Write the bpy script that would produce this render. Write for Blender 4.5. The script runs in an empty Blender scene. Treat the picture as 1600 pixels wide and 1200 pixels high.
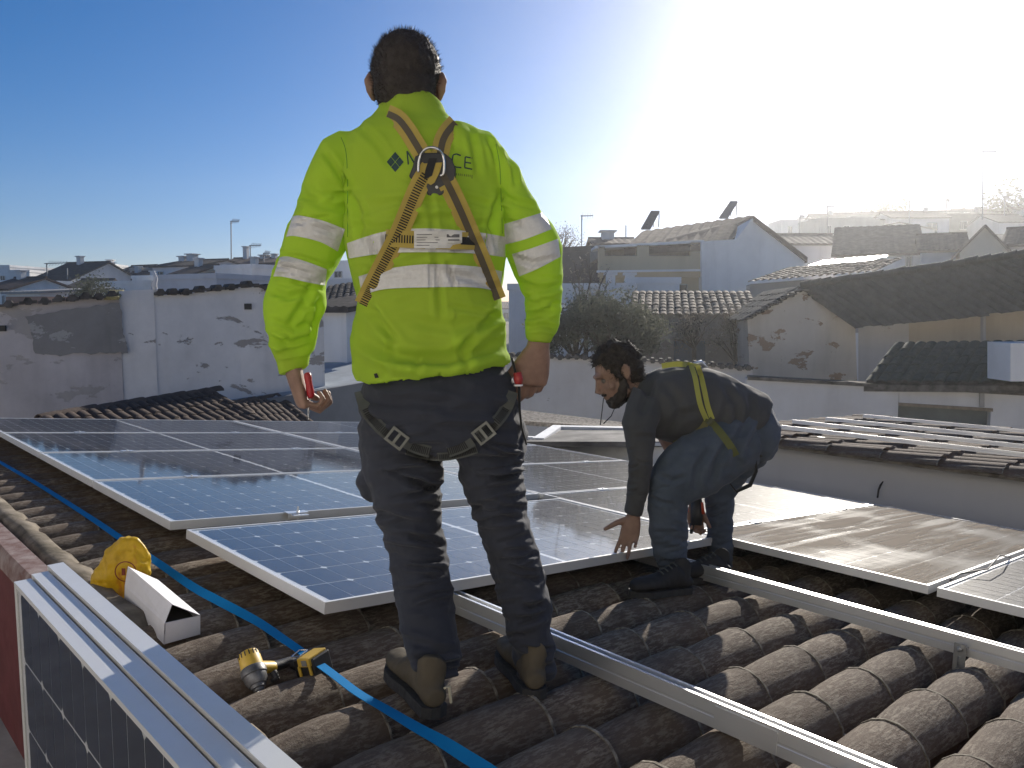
import bpy, bmesh, math, random
import numpy as np
from mathutils import Vector, Matrix, noise
from mathutils.bvhtree import BVHTree
random.seed(7)
sc = bpy.context.scene
COL = sc.collection
# ------------------------------------------------------------------ camera
CZ = 6.0                                   # eye height above the street
F = 1225.7                                 # focal length in pixels of a 1600 wide picture
PIT = math.radians(5.3147)
cam_d = bpy.data.cameras.new('camera'); cam = bpy.data.objects.new('camera', cam_d); COL.objects.link(cam)
cam_d.sensor_width = 36.0; cam_d.lens = 36.0 * F / 1600; cam_d.clip_start = 0.05; cam_d.clip_end = 9000
cam.location = (0, 0, CZ); cam.rotation_euler = (math.radians(90) - PIT, 0, 0)
sc.camera = cam
# ------------------------------------------------------------------ light
SUN_EL, SUN_AZ = math.radians(20.4), math.radians(24.1)      # azimuth clockwise from +Y
sun_dir = Vector((math.sin(SUN_AZ) * math.cos(SUN_EL), math.cos(SUN_AZ) * math.cos(SUN_EL), math.sin(SUN_EL)))
world = bpy.data.worlds.new('World'); sc.world = world; world.use_nodes = True
wn = world.node_tree.nodes; wl = world.node_tree.links
sky = wn.new('ShaderNodeTexSky'); sky.sky_type = 'NISHITA'; sky.sun_disc = False
sky.sun_elevation = SUN_EL; sky.sun_rotation = SUN_AZ; sky.altitude = 800; sky.air_density = 1.0; sky.dust_density = 0.45; sky.ozone_density = 4.0
hs = wn.new('ShaderNodeHueSaturation'); hs.inputs['Saturation'].default_value = 1.34; wl.new(sky.outputs[0], hs.inputs['Color'])
sc_ = wn.new('ShaderNodeVectorMath'); sc_.operation = 'SCALE'; sc_.inputs[3].default_value = 0.5; gm_ = wn.new('ShaderNodeGamma'); gm_.inputs[1].default_value = 1.0
mu_ = wn.new('ShaderNodeVectorMath'); mu_.operation = 'MULTIPLY'; mu_.inputs[1].default_value = (1.06, .88, .97); wl.new(hs.outputs[0], mu_.inputs[0]); wl.new(mu_.outputs[0], sc_.inputs[0]); wl.new(sc_.outputs[0], gm_.inputs[0])
wl.new(gm_.outputs[0], wn['Background'].inputs[0]); wn['Background'].inputs[1].default_value = 0.104
sun_d = bpy.data.lights.new('sun', 'SUN'); sun_d.energy = 3.7; sun_d.angle = math.radians(0.53); sun_d.color = (1.0, 0.93, 0.82)
sun = bpy.data.objects.new('sun', sun_d); COL.objects.link(sun)
sun.rotation_euler = sun_dir.to_track_quat('Z', 'Y').to_euler()
sc.view_settings.view_transform = 'Standard'; sc.view_settings.look = 'None'
sc.view_settings.gamma = 1; sc.view_settings.use_curve_mapping = False; sc.view_settings.exposure = 0.97
sc.cycles.volume_bounces = 0; sc.cycles.max_bounces = 8; sc.cycles.transparent_max_bounces = 16
sc.cycles.caustics_reflective = False; sc.cycles.caustics_refractive = False
HAZE_DENSITY, HAZE_G = 0.0009, 0.76

# ------------------------------------------------------------------ coordinates
_s, _c = math.sin(PIT), math.cos(PIT)
EYE = Vector((0, 0, CZ))
def ray(px, py):                            # direction through a point of the 1600x1200 picture
    x, y = (px - 800) / F, (py - 600) / F
    return Vector((x, _c - y * _s, -_s - y * _c))
def P(px, py, Y):                           # the point seen there at the forward distance Y
    d = ray(px, py); return EYE + d * (Y / d.y)
def mpp(Y): return Y / F                    # metres per picture unit at Y
# roof frame: u down the slope (away to the right), v along the eaves (away to the left), h out of the roof
RA = Vector((0.72459826, 0.68085881, -0.10671755)); RB = Vector((-0.68476927, 0.72875994, 0.0)).normalized()
RN = RA.cross(RB).normalized()
RO = EYE + Vector((-1.36261571, 3.06448942, -0.83565718))
def R(u, v, h=0.0): return RO + RA * u + RB * v + RN * h
def onroof(px, py, h):                      # picture point -> (u, v) on the plane h above the panels
    d = ray(px, py); t = ((RO - EYE).dot(RN) + h) / d.dot(RN); p = EYE + d * t - RO
    return p.dot(RA), p.dot(RB)
ROOFM = Matrix((RA, RB, RN)).transposed().to_4x4()
def roofmat(u, v, h=0.0): return Matrix.Translation(R(u, v, h)) @ ROOFM
HC = -0.115                                  # crest of the tiles, under the panels

# ------------------------------------------------------------------ objects
WM = {}
def tag(o, label=None, cat=None, group=None, kind=None):
    if label: o['label'] = label
    if cat: o['category'] = cat
    if group: o['group'] = group
    if kind: o['kind'] = kind
    return o
def thing(name, label, cat, M=None, group=None):
    o = bpy.data.objects.new(name, None); COL.objects.link(o)
    o.empty_display_size = 0.1
    M = M if isinstance(M, Matrix) else Matrix.Translation(M or (0, 0, 0))
    o.matrix_world = M; WM[o] = M.copy()
    return tag(o, label, cat, group)
class MB:
    def __init__(s): s.v = []; s.f = []; s.m = []
    def add(s, vs, fs, m=0):
        b = len(s.v); s.v += [tuple(x) for x in vs]; s.f += [tuple(b + i for i in f) for f in fs]; s.m += [m] * len(fs); return s
    def box(s, lo, hi, M=None, m=0):
        (a, b, c), (d, e, f) = lo, hi
        vs = [(a,b,c),(d,b,c),(d,e,c),(a,e,c),(a,b,f),(d,b,f),(d,e,f),(a,e,f)]
        if M is not None: vs = [M @ Vector(v) for v in vs]
        return s.add(vs, [(0,3,2,1),(4,5,6,7),(0,1,5,4),(1,2,6,5),(2,3,7,6),(3,0,4,7)], m)
    def prism(s, poly, vec, m=0):            # polygon (list of points) pushed along vec
        n = len(poly); vec = Vector(vec); a = [Vector(p) for p in poly]; b = [p + vec for p in a]
        return s.add(a + b, [tuple(range(n))[::-1], tuple(range(n, 2 * n))] + [(i, (i + 1) % n, n + (i + 1) % n, n + i) for i in range(n)], m)
    def rings(s, rings, cap=True, m=0, closed=True):
        k = len(rings[0]); b = len(s.v)
        for r in rings: s.v += [tuple(p) for p in r]
        for i in range(len(rings) - 1):
            for j in range(k if closed else k - 1):
                j2 = (j + 1) % k
                s.f.append((b + i*k + j, b + i*k + j2, b + (i+1)*k + j2, b + (i+1)*k + j)); s.m.append(m)
        if cap:
            s.f.append(tuple(b + j for j in range(k))[::-1]); s.m.append(m)
            s.f.append(tuple(b + (len(rings)-1)*k + j for j in range(k))); s.m.append(m)
        return s
    def tube(s, pts, rad, n=8, m=0, flat=1.0, up=None):
        pts = [Vector(p) for p in pts]; rad = rad if isinstance(rad, (list, tuple)) else [rad] * len(pts)
        rs = []; prev = None
        for i, p in enumerate(pts):
            t = (pts[min(i+1, len(pts)-1)] - pts[max(i-1, 0)]).normalized()
            if up is not None: a = Vector(up).cross(t)
            elif prev is not None: a = prev - t * prev.dot(t)
            else: a = t.cross(Vector((0, 0, 1))) if abs(t.z) < .9 else t.cross(Vector((1, 0, 0)))
            a.normalize(); prev = a; b = t.cross(a)
            rs.append([p + (a * math.cos(q) + b * (flat * math.sin(q))) * rad[i] for q in [2*math.pi*j/n for j in range(n)]])
        return s.rings(rs, True, m)
    def ell(s, c, r, M=None, nu=16, nv=10, m=0):  # ellipsoid
        c = Vector(c); rs = []
        for i in range(1, nv):
            ph = math.pi * i / nv
            ring = []
            for j in range(nu):
                th = 2*math.pi*j/nu
                q = Vector((r[0]*math.sin(ph)*math.cos(th), r[1]*math.sin(ph)*math.sin(th), r[2]*math.cos(ph)))
                ring.append(c + (M @ q if M is not None else q))
            rs.append(ring)
        return s.rings(rs, True, m)
    def lathe(s, prof, c, ax, n=20, m=0):    # prof: (radius, along)
        c = Vector(c); ax = Vector(ax).normalized(); a = ax.orthogonal().normalized(); b = ax.cross(a)
        return s.rings([[c + ax*z + (a*math.cos(2*math.pi*j/n) + b*math.sin(2*math.pi*j/n))*max(r, 1e-4) for j in range(n)] for r, z in prof], True, m)
    def mesh(s, name, mats, smooth=False, inv=None):
        me = bpy.data.meshes.new(name)
        vs = s.v if inv is None else [tuple(inv @ Vector(p)) for p in s.v]
        me.from_pydata(vs, [], s.f); 
        mats = mats if isinstance(mats, (list, tuple)) else [mats]
        for mt in mats: me.materials.append(mt)
        if len(mats) > 1: me.polygons.foreach_set('material_index', s.m)
        bm = bmesh.new(); bm.from_mesh(me); bmesh.ops.recalc_face_normals(bm, faces=bm.faces); bm.to_mesh(me); bm.free()
        if smooth: 
            me.polygons.foreach_set('use_smooth', [True] * len(me.polygons))
            if smooth != True: me.set_sharp_from_angle(angle=math.radians(smooth))
        me.update(); return me
    # world=True: vertices are in world coordinates
    def build(s, name, mats, parent=None, smooth=False, world=True, bevel=0, loc=None):
        inv = None
        if parent is not None and world: inv = WM[parent].inverted()
        M = Matrix.Identity(4)
        if parent is None and world:
            if loc is None: a = np.array(s.v); loc = Vector((float(a[:,0].mean()), float(a[:,1].mean()), float(a[:,2].min())))
            M = Matrix.Translation(loc); inv = M.inverted()
        me = s.mesh(name, mats, smooth, inv)
        return link(name, me, parent, M if parent is None else None, bevel)
def link(name, me, parent=None, M=None, bevel=0, local=None):
    o = bpy.data.objects.new(name, me); COL.objects.link(o)
    if parent is not None:
        o.parent = parent; L = local if local is not None else Matrix.Identity(4)
        o.matrix_local = L; WM[o] = WM[parent] @ L
    else:
        M = M if M is not None else Matrix.Identity(4); o.matrix_world = M; WM[o] = M.copy()
    if bevel:
        b = o.modifiers.new('bevel', 'BEVEL'); b.width = bevel; b.segments = 2; b.limit_method = 'ANGLE'
    return o
def copy_tree(o, parent=None, M=None):
    c = o.copy(); COL.objects.link(c)
    if parent is not None: c.parent = parent; WM[c] = WM[parent] @ o.matrix_local
    else: c.matrix_world = M; WM[c] = M.copy()
    for ch in list(o.children): copy_tree(ch, c)
    return c

# ------------------------------------------------------------------ materials
def srgb(r, g, b): return tuple(((x/255) / 12.92 if x/255 <= .04045 else ((x/255 + .055) / 1.055) ** 2.4) for x in (r, g, b)) + (1,)
class NT:
    def __init__(s, name):
        s.m = bpy.data.materials.new(name); s.m.use_nodes = True; s.n = s.m.node_tree.nodes; s.l = s.m.node_tree.links
        s.b = s.n['Principled BSDF']; s.out = s.n['Material Output']
        s.tc = s.n.new('ShaderNodeTexCoord'); s.co = s.tc.outputs['Object']
    def map(s, scale=(1,1,1), rot=(0,0,0), loc=(0,0,0), src=None, rnd=False):
        mp = s.n.new('ShaderNodeMapping'); mp.inputs['Scale'].default_value = scale; mp.inputs['Rotation'].default_value = rot; mp.inputs['Location'].default_value = loc
        s.l.new(src or s.co, mp.inputs['Vector'])
        if rnd:
            oi = s.n.new('ShaderNodeObjectInfo'); mu = s.n.new('ShaderNodeVectorMath'); mu.operation = 'SCALE'; mu.inputs[3].default_value = 57.0
            cb = s.n.new('ShaderNodeCombineXYZ')
            for i in range(3): s.l.new(oi.outputs['Random'], cb.inputs[i])
            s.l.new(cb.outputs[0], mu.inputs[0]); s.l.new(mu.outputs[0], mp.inputs['Location'])
        return mp.outputs[0]
    def noise(s, scale, detail=6, rough=.6, vec=None, dist=0):
        t = s.n.new('ShaderNodeTexNoise'); t.inputs['Scale'].default_value = scale; t.inputs['Detail'].default_value = detail
        t.inputs['Roughness'].default_value = rough; t.inputs['Distortion'].default_value = dist; s.l.new(vec or s.co, t.inputs['Vector']); return t.outputs['Fac']
    def voro(s, scale, vec=None, feat='F1', out='Distance'):
        t = s.n.new('ShaderNodeTexVoronoi'); t.feature = feat; t.inputs['Scale'].default_value = scale; s.l.new(vec or s.co, t.inputs['Vector']); return t.outputs[out]
    def ramp(s, fac, stops):
        r = s.n.new('ShaderNodeValToRGB'); e = r.color_ramp.elements
        while len(e) < len(stops): e.new(.5)
        for i, (p, c) in enumerate(stops):
            e[i].position = p; e[i].color = c if len(c) == 4 else tuple(c) + (1,)
        s.l.new(fac, r.inputs[0]); return r.outputs[0]
    def mix(s, fac, a, b, mode='MIX'):
        x = s.n.new('ShaderNodeMix'); x.data_type = 'RGBA'; x.blend_type = mode
        for i, v in ((0, fac), (6, a), (7, b)):
            if isinstance(v, (int, float)): x.inputs[i].default_value = v
            elif isinstance(v, tuple): x.inputs[i].default_value = v if len(v) == 4 else v + (1,)
            else: s.l.new(v, x.inputs[i])
        return x.outputs[2]
    def math(s, op, a, b=0.0, clamp=False):
        x = s.n.new('ShaderNodeMath'); x.operation = op; x.use_clamp = clamp
        for i, v in ((0, a), (1, b)):
            if isinstance(v, (int, float)): x.inputs[i].default_value = v
            else: s.l.new(v, x.inputs[i])
        return x.outputs[0]
    def bump(s, h, strength=.3, dist=.01):
        b = s.n.new('ShaderNodeBump'); b.inputs['Strength'].default_value = strength; b.inputs['Distance'].default_value = dist
        s.l.new(h, b.inputs['Height']); s.l.new(b.outputs[0], s.b.inputs['Normal']); return s
    def set(s, **k):
        for a, v in k.items():
            i = s.b.inputs[{'color':'Base Color','rough':'Roughness','metal':'Metallic','spec':'Specular IOR Level','coat':'Coat Weight','sheen':'Sheen Weight','sss':'Subsurface Weight','trans':'Transmission Weight'}[a]]
            if isinstance(v, (int, float)): i.default_value = v
            elif isinstance(v, tuple): i.default_value = v if len(v) == 4 else v + (1,)
            else: s.l.new(v, i)
        return s
def g(v, a=1): return (v, v, v, a)
def simple(name, c, rough=.6, metal=0, var=.15, scale=8, bump=.0, bscale=60, spec=.5, c2=None, rnd=False, stretch=(1,1,1)):
    t = NT(name); vec = t.map(scale=stretch, rnd=rnd)
    n = t.noise(scale, 6, .62, vec)
    c = tuple(c[:3]); d = tuple(c2[:3]) if c2 else tuple(x * (1 - 2.2*var) for x in c)
    t.set(color=t.ramp(n, [(.35, d), (.66, c)]), metal=metal, spec=spec)
    t.set(rough=t.ramp(n, [(.3, g(min(1, rough + .08))), (.7, g(max(.03, rough - .05)))]))
    if bump: t.bump(t.noise(bscale, 5, .6, vec), bump, .004)
    return t.m
def plaster(name, base, stain, peel=.0, peelcol=(.2,.16,.13), scale=1.0, thr=.62, bump=.5):
    t = NT(name); a = t.noise(.55*scale, 8, .62, t.map(scale=(1,1,.75))); b = t.noise(3.1*scale, 8, .7); st = t.noise(2.4*scale, 5, .6, t.map(scale=(1,1,.12)))
    col = t.ramp(a, [(.3, stain), (.62, base)])
    col = t.mix(t.ramp(st, [(.50, g(0)), (.78, g(.45))]), col, tuple(x*.72 for x in stain[:3]))
    col = t.mix(t.ramp(b, [(.4, g(.0)), (.75, g(.3))]), col, tuple(min(1, x*1.1) for x in base[:3]))
    if peel:
        pn = t.noise(1.15*scale, 9, .66, t.map(scale=(1,1,1.9), loc=(3.1, 7.7, 2.3)), .3)
        pm = t.ramp(pn, [(thr, g(0)), (thr + .012, g(peel))])
        col = t.mix(pm, col, t.mix(b, tuple(peelcol), tuple(x*1.7 for x in peelcol)))
        hh = t.math('SUBTRACT', t.math('MULTIPLY', b, .35), t.math('MULTIPLY', pm, 1.0)); t.bump(hh, bump, .02)
    else: t.bump(t.noise(14*scale, 8, .7), .3, .008)
    t.set(color=col, rough=.9, spec=.2); return t.m

def tile_mat(name, dark, mid, light, lich=.6):
    t = NT(name); v = t.map(rnd=True); vs = t.map(scale=(.35, 1.6, 1.6), rnd=True)
    n1 = t.noise(5, 6, .6, v); n2 = t.noise(72, 6, .72, vs); n3 = t.noise(130, 4, .7, v); n4 = t.noise(11, 4, .6, v)
    col = t.ramp(n1, [(.3, dark), (.7, mid)])
    col = t.mix(t.math('MULTIPLY', t.ramp(n2, [(.47, g(0)), (.56, g(lich))]), t.ramp(n4, [(.35, g(.25)), (.6, g(1))])), col, light)
    col = t.mix(t.ramp(n3, [(.58, g(0)), (.75, g(.55))]), col, tuple(x*.5 for x in dark[:3]))
    oi = t.n.new('ShaderNodeObjectInfo')
    col = t.mix(t.ramp(oi.outputs['Random'], [(0, g(.0)), (1, g(.5))]), col, tuple(x*.6 for x in mid[:3]), 'MIX')
    t.set(color=col, rough=.88, spec=.25); t.bump(t.math('ADD', n2, t.math('MULTIPLY', n3, .6)), .9, .005); return t.m

M_TILE = tile_mat('weathered_clay', (.095,.072,.056), (.160,.120,.090), (.40,.35,.28), .62)
M_TILE_PAN = tile_mat('pan_clay', (.07,.035,.022), (.15,.075,.045), (.20,.17,.12), .35)
M_TILE_FAR = tile_mat('far_clay', (.10,.068,.05), (.17,.115,.085), (.26,.23,.18), .45)
M_TILE_GREEN = tile_mat('mossy_clay', (.05,.055,.042), (.09,.10,.075), (.17,.18,.13), .5)
M_LIP = simple('worn_lip', (.34,.31,.255), .95, 0, .35, 45, .5, 120, .1, c2=(.09,.075,.06))
M_MORTAR = simple('mortar', (.25,.215,.17), .95, 0, .2, 9, .9, 40, .15, c2=(.10,.085,.065))
M_ALU = simple('brushed_aluminium', (.78,.785,.79), .36, .8, .015, 3)
M_FRAME = simple('anodised_frame', (.70,.70,.70), .38, .35, .03, 6)
M_ZINC = simple('zinc_steel', (.5,.51,.52), .4, 1, .2, 30)
M_BLACK = simple('black_rubber', (.012,.012,.013), .6, 0, .1)
M_BACK = simple('panel_backsheet', (.78,.80,.82), .35, 0, .04, 4)
M_RED = simple('red_paint', (.13,.022,.022), .7, 0, .25, 7, .3, 50, c2=(.10,.02,.018))
M_PINK = simple('worn_red_coping', (.31,.255,.24), .85, 0, .3, 16, .5, 60, .2, c2=(.17,.10,.09))
def cell_mat():
    t = NT('silicon_cell'); v = t.map(scale=(1, 60, 1), rnd=True); n = t.noise(2.0, 2, .5, v)
    t.set(color=t.ramp(n, [(.3, (.006,.012,.030)), (.7, (.012,.022,.048))]), rough=.5, spec=.15); return t.m
M_CELL = cell_mat()
def glass_mat(name, dust=.05, streak=0.0, rough=.06):
    t = NT(name); nt = t.m.node_tree
    tr = t.n.new('ShaderNodeBsdfTransparent'); gl = t.n.new('ShaderNodeBsdfGlossy'); df = t.n.new('ShaderNodeBsdfDiffuse')
    fr = t.n.new('ShaderNodeFresnel'); fr.inputs[0].default_value = 1.5
    a = t.n.new('ShaderNodeMixShader'); b = t.n.new('ShaderNodeMixShader')
    v = t.map(rnd=True); n = t.noise(1.7, 7, .65, v); n2 = t.noise(26, 5, .7, v)
    gl.inputs[1].default_value = rough
    t.l.new(t.ramp(n, [(.3, g(rough*.7)), (.7, g(rough*1.8))]), gl.inputs[1])
    df.inputs[0].default_value = (.40,.345,.28,1)
    base = t.math('MULTIPLY', t.ramp(n, [(.3, g(.35)), (.75, g(1))]), dust)
    base = t.math('MULTIPLY', base, t.math('ADD', .6, t.math('MULTIPLY', n2, .8)))
    if streak:
        # dust left between wipes: bands along the panel's short side, bent by a slow noise
        sv = t.map(scale=(.55, 9.0, 1)); sn = t.noise(1.5, 3, .55, sv, 1.1); patch = t.noise(1.6, 2, .5, t.map(loc=(4.2, 1.7, 0)))
        w = t.math('MULTIPLY', t.ramp(sn, [(.36, g(.12)), (.56, g(1))]), t.ramp(patch, [(.36, g(.12)), (.52, g(1))]))
        base = t.math('ADD', base, t.math('MULTIPLY', w, streak), True)
    ge = t.n.new('ShaderNodeNewGeometry')
    t.l.new(t.math('MULTIPLY', fr.outputs[0], t.math('SUBTRACT', 1.0, ge.outputs['Backfacing'])), a.inputs[0]); t.l.new(tr.outputs[0], a.inputs[1]); t.l.new(gl.outputs[0], a.inputs[2])
    t.l.new(base, b.inputs[0]); t.l.new(a.outputs[0], b.inputs[1]); t.l.new(df.outputs[0], b.inputs[2]); t.l.new(b.outputs[0], t.out.inputs[0])
    return t.m
M_GLASS = glass_mat('panel_glass', .032, 0, .04); M_GLASS_D = glass_mat('dusty_panel_glass', .11, .58, .04); M_GLASS_C = glass_mat('clean_panel_glass', .02, 0, .035)

# ------------------------------------------------------------------ our roof: deck, tiles
def cover_tile_mesh(name, L=.42, r0=.071, r1=.096, seed=0, mats=None, nseg=9, nl=6, hook=False, th=.013):
    # half barrel, x down the slope: narrow at x=0, wide at x=L; origin on the crest line, under the crest
    rnd = random.Random(seed); mb = MB(); outer = []; inner = []
    for i in range(nl + 1):
        t = i / nl; r = r0 + (r1 - r0) * t; ro = []; ri = []
        bow = .006 * math.sin(math.pi * t)
        for j in range(nseg + 1):
            a = math.pi * (j / nseg) ; k = 1 + .035 * (noise.noise(Vector((seed*3.1 + t*2.2, math.cos(a)*1.5, math.sin(a)*1.5))))
            x = L * t + (rnd.uniform(-.004, .004) if i in (0, nl) else 0)
            y = math.cos(a) * r * k; z = math.sin(a) * r * .98 * k + bow
            ro.append((x, y, z)); y2 = math.cos(a) * (r - th) * k; z2 = math.sin(a) * (r - th) * .98 * k + bow
            ri.append((x, y2, z2))
        outer.append(ro); inner.append(ri)
    rs = [o + i[::-1] for o, i in zip(outer, inner)]
    mb.rings(rs, True)
    if mats is None:      # pale worn lip at the lower end
        lo_, hi_ = [], []
        for j in range(nseg + 1):
            a = math.pi * j / nseg; rr_ = r1 + .0022 + .0012*noise.noise(Vector((seed, a*3, 1)))
            for lst, dx in ((lo_, -.005), (hi_, .0035)):
                lst.append((L + dx, math.cos(a)*rr_, math.sin(a)*rr_*.98)); 
        lo2 = [(x, y*.965, z*.965) for x, y, z in lo_]; hi2 = [(x, y*.965, z*.965) for x, y, z in hi_]
        mb.rings([lo_ + lo2[::-1], hi_ + hi2[::-1]], True, 1)
        return mb.mesh(name, [M_TILE, M_LIP], 40)
    return mb.mesh(name, mats or M_TILE, 40)
EXPO = .333; PITCH = .203
U0, V0 = -.469, 0.0
COV = [cover_tile_mesh('cover_tile_%d' % i, seed=i) for i in range(4)]
PAN = [cover_tile_mesh('pan_tile_%d' % i, r0=.092, r1=.074, seed=20 + i, mats=M_TILE_PAN, nseg=7, nl=2) for i in range(2)]
roof = thing('tiled_roof', 'weathered grey-brown barrel tile roof that the two workers stand on, under the panels', 'roof', roofmat(0, 0, 0))
# deck slab and the house walls under it
deck = MB(); deck.box((-.425, -5.2, HC - .24), (4.22, 5.4, HC - .15)); deck.build('roof_deck', M_MORTAR, roof, world=False)
hw = MB()
for a, b in (((-.42, -5.15), (4.2, -5.0)), ((-.42, 5.2), (4.2, 5.35)), ((-.42, -5.0), (-.3, 5.2)), ((4.05, -5.0), (4.2, 5.2))):
    q = [R(a[0], a[1], HC-.24), R(b[0], a[1], HC-.24), R(b[0], b[1], HC-.24), R(a[0], b[1], HC-.24)]
    low = [Vector((p.x, p.y, -.3)) for p in q]
    hw.add(q + low, [(0,1,2,3),(7,6,5,4),(0,4,5,1),(1,5,6,2),(2,6,7,3),(3,7,4,0)])
M_WHITE = plaster('white_plaster', (.66,.66,.65), (.50,.50,.49)); 
hw.build('house_wall', M_WHITE, roof)
exposed = []
rest_c, rest_p = MB(), MB()
def tile_M(u, v, pan, rnd):
    T = Matrix.Translation((u, v, (HC - .092) if not pan else (HC - .145 + .088)))
    if pan: T = T @ Matrix.Rotation(math.pi, 4, 'X')
    tilt = Matrix.Rotation(-.02 if not pan else .035, 4, 'Y')
    return T @ tilt @ Matrix.Rotation(rnd.uniform(-.02, .02), 4, 'Z') @ Matrix.Translation((0, 0, rnd.uniform(-.004, .004)))
rt = random.Random(3)
cand = []
for iv in range(-22, 25):
    for iu in range(14):
        u = U0 + iu * EXPO + rt.uniform(-.012, .012) - .05; v = iv * PITCH + rt.uniform(-.008, .008)
        for pan in (0, 1):
            vv = v + (PITCH / 2 if pan else 0)
            if u > 4.0: continue
            vis = (vv < -.95 and u < 2.3) or (u < .15 and vv < 3.2) or (vv < -1.9)
            d = (R(u + .2, vv) - EYE).length
            cand.append((0 if vis else 1, d, pan, u, vv))
cand.sort()
nc = [0, 0]
for hid, d, pan, u, v in cand:
    M = tile_M(max(u, -.38), v, pan, rt)
    if u < -.45: M = M @ Matrix.Diagonal((.66, 1, 1, 1))
    me = (PAN if pan else COV)[rt.randrange(2 if pan else 4)]
    lim = 150 if pan else 270
    if not hid and nc[pan] < lim:
        nc[pan] += 1; link('pan_tile' if pan else 'cover_tile', me, roof, local=M)
    else:
        mb = rest_p if pan else rest_c
        mb.add([M @ v_.co for v_ in me.vertices], [tuple(p.vertices) for p in me.polygons])
tag(rest_c.build('cover_tile_field', M_TILE, roof, smooth=40, world=False), kind='stuff')
tag(rest_p.build('pan_tile_field', M_TILE_PAN, roof, smooth=40, world=False), kind='stuff')
# small galvanised hooks / mortar dabs where the covers meet
M_HOOK = simple('lime_dab', (.42,.38,.31), .9, 0, .2, 40, .5, 90)
hk = MB()
for iv in range(-20, -4):
    for iu in range(0, 7):
        if rt.random() < .55:
            u = U0 + iu*EXPO + .37 + rt.uniform(-.02, .03); v = iv*PITCH + rt.choice((-1, 1)) * rt.uniform(.075, .09)
            hk.ell((u, v, HC - .088 + rt.uniform(0, .012)), (rt.uniform(.010, .026), rt.uniform(.006, .012), rt.uniform(.006, .012)), nu=7, nv=5)
tag(hk.build('mortar_dabs', M_HOOK, roof, world=False), kind='stuff')
# mortared edge along the left verge and red coping beyond it
vg = MB(); rs = []
prof0 = [(-.43, -.30), (-.43, -.150), (-.415, -.112), (-.39, -.100), (-.36, -.108), (-.325, -.15), (-.33, -.30)]
for i in range(90):
    v = -5.1 + i * .115; lo_ = .05 if v < -.75 else 0; w = .5 + .5*math.sin((v / (PITCH)) * 2 * math.pi)
    rs.append([(a + (.035*w if a > -.38 else 0) + .014*noise.noise(Vector((v*3, k, 0))), v, b - lo_ + .016*noise.noise(Vector((v*4, k*2.3, 5)))) for k, (a, b) in enumerate(prof0)])
vg.rings(rs); vg.build('verge_mortar', M_MORTAR, roof, smooth=60, world=False)
cop = MB()
rs = []
for i in range(60):
    v = -5.1 + i*.175
    rs.append([(-.512 + .004*noise.noise(Vector((v*2, 1, 1))), v, -.20), (-.512, v, -.135), (-.505, v, -.122 + .004*noise.noise(Vector((v*3, 4, 1)))), (-.44, v, -.114), (-.431, v, -.20)])
cop.rings(rs)
parapet = thing('red_parapet', 'low red painted parapet with worn pinkish coping along the left edge of the roof', 'parapet', roofmat(0, 0, 0))
cop.build('coping', M_PINK, parapet, world=False, smooth=30)
pw = MB(); q = [R(-.505, -5.1, -.2), R(-.435, -5.1, -.2), R(-.435, 5.2, -.2), R(-.505, 5.2, -.2)]; low = [Vector((p.x, p.y, -.3)) for p in q]
pw.add(q + low, [(0,1,2,3),(7,6,5,4),(0,4,5,1),(1,5,6,2),(2,6,7,3),(3,7,4,0)]); pw.build('parapet_wall', M_RED, parapet)

# ------------------------------------------------------------------ solar panels
PL, PW, PT = 2.094, 1.038, .035
def frame_mesh():
    mb = MB(); w = .011
    mb.box((0, 0, -PT), (PL, w, 0)); mb.box((0, PW - w, -PT), (PL, PW, 0))
    mb.box((0, w, -PT), (w, PW - w, 0)); mb.box((PL - w, w, -PT), (PL, PW - w, 0))
    mb.box((w, w, -PT), (PL - w, w + .022, -PT + .002)); mb.box((w, PW - w - .022, -PT), (PL - w, PW - w, -PT + .002))
    return mb.mesh('panel_frame', M_FRAME)
ME_FRAME = frame_mesh()
ME_SHEET = MB().box((.011, .011, -.0075), (PL - .011, PW - .011, -.0055)).mesh('backsheet', M_BACK)
def glass_mesh(m, nm): return MB().box((.0112, .0112, -.0045), (PL - .0112, PW - .0112, -.0016)).mesh(nm, m)
ME_GLASS, ME_GLASS_D, ME_GLASS_C = glass_mesh(M_GLASS, 'glass'), glass_mesh(M_GLASS_D, 'glass_dusty'), glass_mesh(M_GLASS_C, 'glass_clean')
CW, CH = .0835, .1665
def cell_poly(x, y, left):
    a, b, c = CW - .0036, CH - .0052, .0100
    if left: return [(x + c, y), (x + a, y), (x + a, y + b), (x + c, y + b), (x, y + b - c), (x, y + c)]
    return [(x, y), (x + a - c, y), (x + a, y + c), (x + a, y + b - c), (x + a - c, y + b), (x, y + b)]
def cells_at():
    out = []
    x0 = .032
    for i in range(24):
        x = x0 + i * CW + (.022 if i >= 12 else 0)
        for j in range(6): out.append((x, .0195 + j * CH, i % 2 == 0))
    return out
CELLS = cells_at()
def one_cell(left): 
    p = cell_poly(0, 0, left); mb = MB(); n = len(p)
    mb.add([(a, b, 0) for a, b in p] + [(a, b, -.0004) for a, b in p], [tuple(range(n))] + [(i, (i+1) % n, n + (i+1) % n, n + i) for i in range(n)])
    return mb.mesh('cell', M_CELL)
ME_CELL = {True: one_cell(True), False: one_cell(False)}
mb = MB()
for x, y, l in CELLS: 
    p = cell_poly(x, y, l); mb.add([(a, b, -.0048) for a, b in p], [tuple(range(len(p)))])
ME_CELLS = mb.mesh('cell_sheet', M_CELL)
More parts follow.
